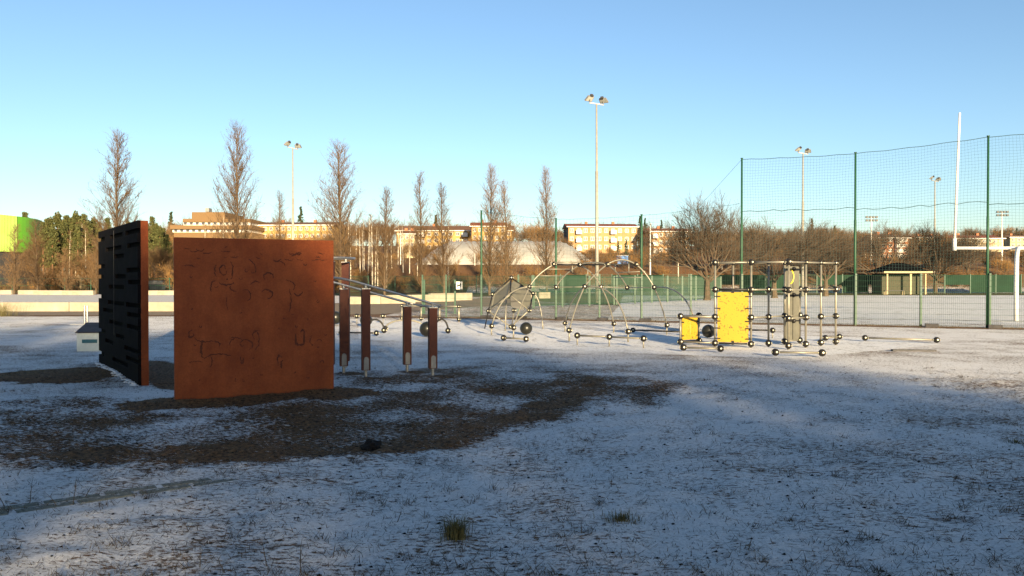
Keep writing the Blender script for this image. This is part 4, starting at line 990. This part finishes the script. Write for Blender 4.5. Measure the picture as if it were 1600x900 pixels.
def shrub(seed, h=3., m='twig_o'):
    random.seed(seed); tr = MB(); cr = MB()
    for i in range(9):
        a = rnd(0, 6.28); d = Vector((math.cos(a)*.45, math.sin(a)*.45, 1)).normalized(); p = Vector((rnd(-.3, .3), rnd(-.3, .3), -.1)); e = p+d*h*rnd(.6, 1); tr.tube([p, e], [.03, .01], 3, False)
        for q in range(34):
            s0 = p.lerp(e, rnd(.12, 1)); td = (d*.8+rv()*.75).normalized(); e2 = s0+td*rnd(.3, .9)*h/3; cr.tube([s0, e2], [.012, .006], 3, False)
            for _ in range(2): s1 = s0.lerp(e2, rnd(.3, 1)); cr.tube([s1, s1+(td+rv()*.8).normalized()*rnd(.2, .45)*h/3], [.008, .005], 3, False)
    return tr.mesh('stem', M['bark']), cr.mesh('crown', M[m])
def plant_tree(name, meshes, label, cat, x, y, z, s, rz, group=None, sx=1.0):
    t = bpy.data.objects.new(name, None); col.objects.link(t); t.location = (x, y, z); t.rotation_euler = (0, 0, rz); t.scale = (s*sx, s*sx, s); tag(t, label, cat, group)
    for me in meshes:
        o = bpy.data.objects.new(me.name.split('.')[0], me); col.objects.link(o); o.parent = t
    return t
COL = [columnar(31, 15, 13, 1.12), columnar(32, 15, 12, 1.0), columnar(33, 15, 11, .85)]
ROUND = [spreading(41, 9., 'twig_g', 10, 1.05), spreading(42, 9., 'twig_g', 9, 1.1), spreading(43, 9., 'twig_g', 9, .95)]
HILL = [spreading(51, 9., 'twig', 6, .8, .12, 4), spreading(52, 9., 'twig_o', 6, .7, .10, 4), spreading(53, 9., 'twig', 7, .9, .12, 4)]
PINE = [conifer(61), conifer(62), conifer(63, 13., False)]
BIRCH = [birch(71), birch(72), birch(73)]
SHRUB = [shrub(81), shrub(82, 3., 'twig'), shrub(83, 3., 'twig_o')]
random.seed(77)
cg = 'bare columnar trees along the plaza'
for i, (x, yt, k, d, lab) in enumerate((
    (181, 212, 1, 86, 'tall bare columnar tree rising behind the dark slotted wall'), (371, 200, 0, 82, 'tallest bare columnar tree, rising above the rust-coloured panel'), (533, 228, 0, 84, 'dense bare columnar tree beside the birches by the panel edge'),
    (437, 312, 2, 110, 'small bare columnar tree beside the floodlight mast above the panel'), (601, 296, 1, 88, 'shorter bare columnar tree in front of the birch trunks'), (660, 272, 2, 86, 'slim bare columnar tree at the dome’s lower end'),
    (694, 290, 2, 88, 'slim short bare columnar tree before the dome’s sloping side'), (765, 262, 1, 86, 'tall bare columnar tree before the middle of the dome'), (794, 285, 2, 87, 'bare columnar tree before the dome behind the tilted cube'), (855, 265, 1, 84, 'bare columnar tree before the dome left of the buff apartment house'),
    (22, 352, 2, 92, 'short bare columnar tree before the yellow-green side of the hall'), (58, 345, 1, 93, 'short bare columnar tree at the green hall’s edge'), (106, 388, 0, 96, 'short bushy bare tree beside the small pale hut'), (150, 372, 0, 96, 'short bushy bare tree before the pine wood by the slotted wall'))):
    h = EYE+(HZ-yt)/F*d; X0 = (x-800)/F*d; s = h/15
    plant_tree('columnar_tree', COL[k], lab, 'tree', X0, d, gz(X0, d), s, rnd(0, 6), cg, max(1.0, min(1.45, 1.15/s)) if h < 9 else (1.12, .92, 1.2, 1.0, 1.1, .95, 1.15, 1.0, 1.1, .9)[i % 10]).rotation_euler = (rnd(-.035, .035), rnd(-.035, .035), rnd(0, 6))
rg = 'round bare trees beyond the field'
for x, yt, d, k, sx, lab in ((1105, 304, 66, 0, 1.2, 'large round bare tree with spreading crown behind the cube climber'), (1210, 316, 74, 1, 1.2, 'round bare tree right of the first tall net post'), (1290, 333, 82, 2, 1.2, 'round bare tree behind the cube climber’s outer uprights'),
                         (1374, 331, 100, 1, 1.1, 'round bare tree before the salmon brick block'), (1462, 346, 100, 0, 1.05, 'bushy bare tree behind the pavilion'), (1512, 352, 112, 2, 1.0, 'amber-lit bare tree below the white crossbar'), (1160, 350, 110, 2, 1.1, 'bare tree in the gap behind the tall net’s first post')):
    X0 = (x-800)/F*d; g = gz(X0, d); h = EYE+(HZ-yt)/F*d-g
    plant_tree('bare_tree', ROUND[k], lab, 'tree', X0, d, g, h/9.4, rnd(0, 6), rg, sx)
for i, (x, yt, d, k) in enumerate(((74, 341, 122, 0), (90, 330, 128, 1), (104, 336, 125, 0), (118, 329, 132, 1), (132, 334, 126, 0), (146, 338, 130, 1), (40, 331, 172, 0), (238, 338, 135, 0), (250, 352, 124, 1), (262, 366, 122, 0), (228, 345, 128, 1), (200, 344, 140, 1), (168, 340, 138, 0), (82, 352, 116, 1), (122, 350, 117, 0), (68, 346, 118, 0), (98, 342, 119, 1), (112, 340, 121, 0), (138, 343, 119, 1), (155, 346, 121, 0), (244, 348, 126, 1), (256, 356, 128, 0), (78, 338, 131, 1), (126, 337, 134, 0))):
    X0 = (x-800)/F*d; g = gz(X0, d); plant_tree('pine_tree', PINE[k], 'green pine in the wood between the round hall and the climbing walls', 'tree', X0, d, g, (EYE+(HZ-yt)/F*d-g)/13.2, rnd(0, 6), 'pines of the wood by the hall')
for x, yt, d in ((789+8, 348, 280), (1008, 340, 240), (1000, 337, 245), (1033, 343, 236), (681, 335, 260), (268, 330, 330), (1268, 341, 240), (1304, 352, 230), (1588, 356, 300), (470, 322, 270), (978, 372, 170), (966, 376, 172)):
    X0 = (x-800)/F*d; g = gz(X0, d); plant_tree('spruce_tree', PINE[2], 'dark spruce standing out on the hill behind the houses', 'tree', X0, d, g, (EYE+(HZ-yt)/F*d-g)/13.2, rnd(0, 6), 'dark spruces on the hill')
for i in range(26):
    x = (545, 556, 563, 569, 575, 582, 590, 612, 622, 640, 652, 548, 578, 108, 118, 128, 134, 320, 348, 700, 604, 567, 586, 1128, 1060, 630)[i]; d = rnd(108, 122); yt = rnd(335, 362); X0 = (x-800)/F*d; g = gz(X0, d)
    plant_tree('birch_tree', BIRCH[i % 3], 'bare birch with pale trunk in the grove behind the plaza', 'tree', X0, d, g, (EYE+(HZ-yt)/F*d-g)/13, rnd(0, 6), 'birches behind the plaza')
# a grove of bare trees behind the camera filters the low sun and throws the soft shade over the foreground
GH = 14.0; GL = GH/math.tan(R(SUN_EL)); sdir = Vector((math.sin(R(SUN_AZ)), -math.cos(R(SUN_AZ)), 0))
gfront = [Vector(p)+sdir*GL for p in ((34, -19, 0), (-6.0, 33.5, 0), (-75, 40, 0))]
random.seed(123); GROVE = [spreading(91, 9., 'twig', 7, .9, .92, 4), spreading(92, 9., 'twig', 7, .9, .92, 4), spreading(93, 9., 'twig', 8, .85, .92, 4)]; random.seed(124)
for row in range(2):
    for a, b, n in ((gfront[0], gfront[1], 6), (gfront[1], gfront[2], 17)):
        for i in range(n):
            q = a.lerp(b, (i+.5*(row % 2)+rnd(-.15, .15))/n)+sdir*5*row
            plant_tree('grove_tree', GROVE[i % 3], 'leafless tree of the grove behind the camera shading the snow', 'tree', q.x, q.y, -.3, (GH+row*1.0+rnd(-1.6, -.2))/15.2, rnd(0, 6), 'grove of leafless trees behind the camera', rnd(1.0, 1.3))
def hill_tree(x, d, yt, i, lab='leafless brown tree in the woods on the skyline behind the houses'):
    X0 = (x-800)/F*d; g = gz(X0, d); h = EYE+(HZ-yt)/F*d-g
    if h < 2: return
    plant_tree('hill_tree', HILL[i % 3], lab, 'tree', X0, d, g-h*.06, h/8.6, rnd(0, 6), 'brown leafless trees of the background woods', rnd(.95, 1.35))
for i in range(95): x = -60+1740*(i+rnd(0, 1))/95; hill_tree(x, rnd(250, 330), rnd(326, 346) if x < 620 else (rnd(335, 352) if x < 1080 else rnd(344, 362)), i)          # skyline
for i in range(80):                                                    # in front of and between the houses
    x = 500+1140*(i+rnd(0, 1))/80; d = rnd(128, 196); yt = rnd(366, 398)
    if x > 1080 and i % 2: continue
    if 630 < x < 950: d = rnd(188, 200); yt = rnd(362, 380)
    if 880 < x < 1012: yt = rnd(376, 396)
    if x > 1080: yt = rnd(348, 384)
    if 1362 < x < 1430: yt = rnd(396, 408)
    if 1488 < x < 1570: yt = rnd(384, 400)
    hill_tree(x, d, yt, i, 'leafless brown tree on the slope between far fence and houses')
for i in range(60): x = 500+150*(i+rnd(0, 1))/60 if i < 14 else 62+480*(i-14+rnd(0, 1))/46; hill_tree(x, rnd(112, 150), rnd(352, 392) if x > 60 else rnd(340, 400), i, 'leafless brown tree in the wood behind the snowy plaza')
for i in range(15): x = 1080+560*(i+rnd(0, 1))/15; hill_tree(x, rnd(112, 130), rnd(352, 400) if not (1355 < x < 1435 or 1480 < x < 1575) else rnd(395, 410), i, 'leafless brown tree directly behind the far green windscreen fence')
for i in range(130):
    if i < 80: x = 560+1060*(i+rnd(0, 1))/80; d = rnd(105, 124); hh = rnd(1.2, 2.6)
    elif i < 115: x = -20+560*(i-80+rnd(0, 1))/35; d = rnd(103, 112); hh = rnd(1.8, 4.2) if x > 70 else rnd(.8, 1.6)
    else: x = 880+720*(i-115+rnd(0, 1))/15; d = rnd(140, 185); hh = rnd(2.5, 4)
    lab = ('brown leafless shrub on the bank behind the far green fences', 'brown leafless shrub at the edge of the wood beyond the plaza', 'brown leafless shrub on the slope below the houses')[(i >= 80)+(i >= 115)]
    X0 = (x-800)/F*d; plant_tree('bank_shrub', SHRUB[i % 3], lab, 'shrub', X0, d, gz(X0, d), hh/3, rnd(0, 6), 'brown shrubs on the far bank', rnd(1.1, 1.8))

# ------------------------------------------------------------------ small things in the foreground
def kerb():
    a = G(-40, 806); b = G(352, 748); t = thing('paver_strip', None, None, a); tag(t, kind='structure'); d = (b-a); L = d.length; d.normalize(); n = Vector((-d.y, d.x, 0)); rz = math.atan2(d.y, d.x); random.seed(14)
    me = MB().box((0, 0, 0), (.40, .125, .08)).mesh('paver', M['stone'])
    for row in (0, 1):
        s = .0+row*.2
        while s < L:
            p = a+d*s+n*(-.07+row*.14)+Vector((rnd(-.01, .01), rnd(-.01, .01), 0)); o = inst('paver', me, t, (p.x, p.y, -.034+rnd(-.005, .004)), (rnd(-.02, .02), rnd(-.015, .015), rz+rnd(-.03, .03)), root=t); o.modifiers.new('bevel', 'BEVEL').width = .012; s += .425
kerb()
def clod():
    p = G(581, 703); random.seed(3); b = MB(); b.sphere((0, 0, 0), 1, 18, 12); z = gz(p.x, p.y)
    for i, v in enumerate(b.v):
        k = 1+.22*math.sin(v.x*5+v.y*3)*math.cos(v.z*4)+rnd(-.10, .10); b.v[i] = Vector((v.x*.10*k, v.y*.09*k, max(-.02, v.z*.07*k)+.01))
    o = b.build('earth_clod', M['clod']); o.location = (p.x, p.y, z); tag(o, 'dark clod of earth lying on the brown track', 'clod')
clod()
def tuft(x, y, h, n, sp, lab, seed):
    p = G(x, y); random.seed(seed); b = MB(); g = gz(p.x, p.y)
    for i in range(n):
        a = rnd(0, 6.28); r0 = abs(random.gauss(0, sp*.35)); q = Vector((math.cos(a)*r0, math.sin(a)*r0, -.01)); out = Vector((math.cos(a), math.sin(a), 0))*rnd(.1, .9)+Vector((rnd(-.3, .3), rnd(-.3, .3), 0)); L = h*rnd(.5, 1.1); w_ = out.cross(Vector((0, 0, 1))).normalized()*.0022
        m1 = q+out*L*.25+Vector((0, 0, L*.6)); e = q+out*L*.75+Vector((0, 0, L*rnd(.6, .95))); k = len(b.v); b.v += [q-w_, q+w_, m1+w_*.8, m1-w_*.8, e]; b.face([k, k+1, k+2, k+3]); b.face([k+3, k+2, k+4])
    o = b.build('grass_tuft', M['straw']); o.location = (p.x, p.y, g); tag(o, lab, 'grass tuft')
tuft(712, 843, .17, 420, .12, 'upright olive grass tuft standing alone in the snow', 1); tuft(972, 816, .07, 300, .22, 'flat low grass tuft half buried in snow', 2); tuft(4, 494, .9, 500, 1.6, 'tall dry grass clump before the long concrete wall', 3); tuft(1590, 690, .06, 200, .3, 'smallest dead grass patch lying flat in the open snow', 6)
def weed(x, y, h, seed, lab='thin dry weed stem poking through the snow by the paver strip'):
    p = G(x, y); random.seed(seed); g = gz(p.x, p.y); b = MB(); q = Vector((0, 0, -.01)); pts = [q]; d = Vector((rnd(-.3, .3), 0, 1)).normalized()
    for i in range(5): d = (d+rv()*.18).normalized(); q = q+d*h/5; pts.append(q)
    b.tube(pts, [.0035, .003, .0026, .002, .0016, .001], 4)
    for i in range(4): s0 = pts[rnd(0, 1) > .5 and 2 or 3]; b.tube([s0, s0+(d+rv()*.9).normalized()*h*.25], [.0018, .001], 3)
    o = b.build('weed_stem', M['blade']); o.location = (p.x, p.y, g); tag(o, lab, 'weed', 'dry weed stems')
for i, (x, y, h) in enumerate(((6, 795, .24), (44, 787, .2), (87, 792, .16), (112, 790, .22), (131, 778, .12))): weed(x, y, h, 100+i)
for i, (x, y, h) in enumerate(((310, 885, .13), (350, 892, .12), (415, 880, .2), (470, 890, .22), (955, 765, .08), (620, 815, .1))): weed(x, y, h, 120+i, 'thin dry weed stem poking through the open snow')
def strip_cover():
    p = G(1428, 549); o = MB().box((0, 0, .02), (1.0, .09, .05), -.12).box((-.46, 0, .02), (.1, .14, .055), -.12).build('timber_strip', M['dark']); o.location = (p.x, p.y, gz(p.x, p.y)); tag(o, 'dark flat timber strip lying beside the rubber mat', 'timber')
strip_cover()
def blades():
    rs = np.random.RandomState(6); N = 90000
    y = 4.2+16*rs.rand(N)**1.7; x = (rs.rand(N)-.5)*2*(y*.70)
    b = np.clip(bare_f(x, y), 0, 1); keep = rs.rand(N) < (.10+.9*b); x, y, b = x[keep], y[keep], b[keep]; z = ground_z(x, y); n = len(x)
    m = 420; cy = 4.4+11*rs.rand(m)**1.4; cx = (rs.rand(m)-.5)*2*cy*.68; cn = rs.randint(8, 34, m)          # small clumps
    ci = np.repeat(np.arange(m), cn); x2 = cx[ci]+rs.randn(len(ci))*.035; y2 = cy[ci]+rs.randn(len(ci))*.035
    x = np.concatenate([x, x2]); y = np.concatenate([y, y2]); b = np.concatenate([b, np.ones(len(x2))*1.6]); z = ground_z(x, y); n = len(x)
    a = rs.rand(n)*2*np.pi; L = .018+.035*rs.rand(n)*(1+1.1*b); w_ = .0016+.0018*rs.rand(n); up = .25+.5*rs.rand(n)
    dx, dy = np.cos(a), np.sin(a); v = np.zeros((n, 3, 3))
    v[:, 0] = np.stack([x-dy*w_, y+dx*w_, z-.004], 1); v[:, 1] = np.stack([x+dy*w_, y-dx*w_, z-.004], 1); v[:, 2] = np.stack([x+dx*L, y+dy*L, z+L*up], 1)
    me = bpy.data.meshes.new('dead_grass'); me.from_pydata(v.reshape(-1, 3).tolist(), [], np.arange(n*3).reshape(-1, 3).tolist()); me.materials.append(M['blade'])
    o = bpy.data.objects.new('dead_grass', me); col.objects.link(o); tag(o, 'dead brown grass blades poking through the thin snow', 'grass', kind='stuff')
blades()
def fence_grass():
    rs = np.random.RandomState(9); n = 5000; A = np.array(on_line(640)[:2]); B = np.array(on_line(1750)[:2]); u = rs.rand(n)
    dens = .5+.9*nz.fbm(u*30, u*0+2., 3); k = rs.rand(n) < np.clip(dens, .08, 1); u = u[k]; n = len(u)
    p = A+(B-A)*u[:, None]; x = p[:, 0]+rs.randn(n)*.12; y = p[:, 1]-.1+rs.randn(n)*.16; z = np.zeros(n); a = rs.rand(n)*6.283; L = .03+.08*rs.rand(n); w_ = .003+.003*rs.rand(n); dx, dy = np.cos(a), np.sin(a); v = np.zeros((n, 3, 3))
    v[:, 0] = np.stack([x-w_, y, z-.01], 1); v[:, 1] = np.stack([x+w_, y, z-.01], 1); v[:, 2] = np.stack([x+dx*L*.6, y+dy*L*.6, z+L], 1)
    me = bpy.data.meshes.new('dry_grass'); me.from_pydata(v.reshape(-1, 3).tolist(), [], np.arange(n*3).reshape(-1, 3).tolist()); me.materials.append(M['blade'])
    o = bpy.data.objects.new('dry_grass', me); col.objects.link(o); tag(o, 'dry straw-coloured grass along the foot of the green mesh fence', 'grass', kind='stuff')
fence_grass()
def pebbles():
    rs = np.random.RandomState(4); N = 2600; y = 4.3+13*rs.rand(N)**1.5; x = (rs.rand(N)-.5)*2*y*.7; bb = np.clip(bare_f(x, y), 0, 1); k = rs.rand(N) < .15+bb; x, y = x[k], y[k]; z = ground_z(x, y); b = MB()
    for i in range(len(x)):
        r = .004+.010*rs.rand()**2; n = len(b.v); q = rs.rand(6)*.5+.75
        c = (x[i], y[i], z[i]+r*.25); b.v += [Vector((c[0]+r*1.3*q[0], c[1], c[2])), Vector((c[0], c[1]+r*q[1], c[2])), Vector((c[0]-r*1.3*q[2], c[1], c[2])), Vector((c[0], c[1]-r*q[3], c[2])), Vector((c[0]+r*.2, c[1], c[2]+r*.7*q[4])), Vector((c[0], c[1], c[2]-r))]
        for f in ((0, 1, 4), (1, 2, 4), (2, 3, 4), (3, 0, 4), (1, 0, 5), (2, 1, 5), (3, 2, 5), (0, 3, 5)): b.face([n+t for t in f])
    tag(b.build('pebbles', M['clod']), 'small dark pebbles and crumbs of earth scattered over the snow', 'pebbles', kind='stuff')
pebbles()
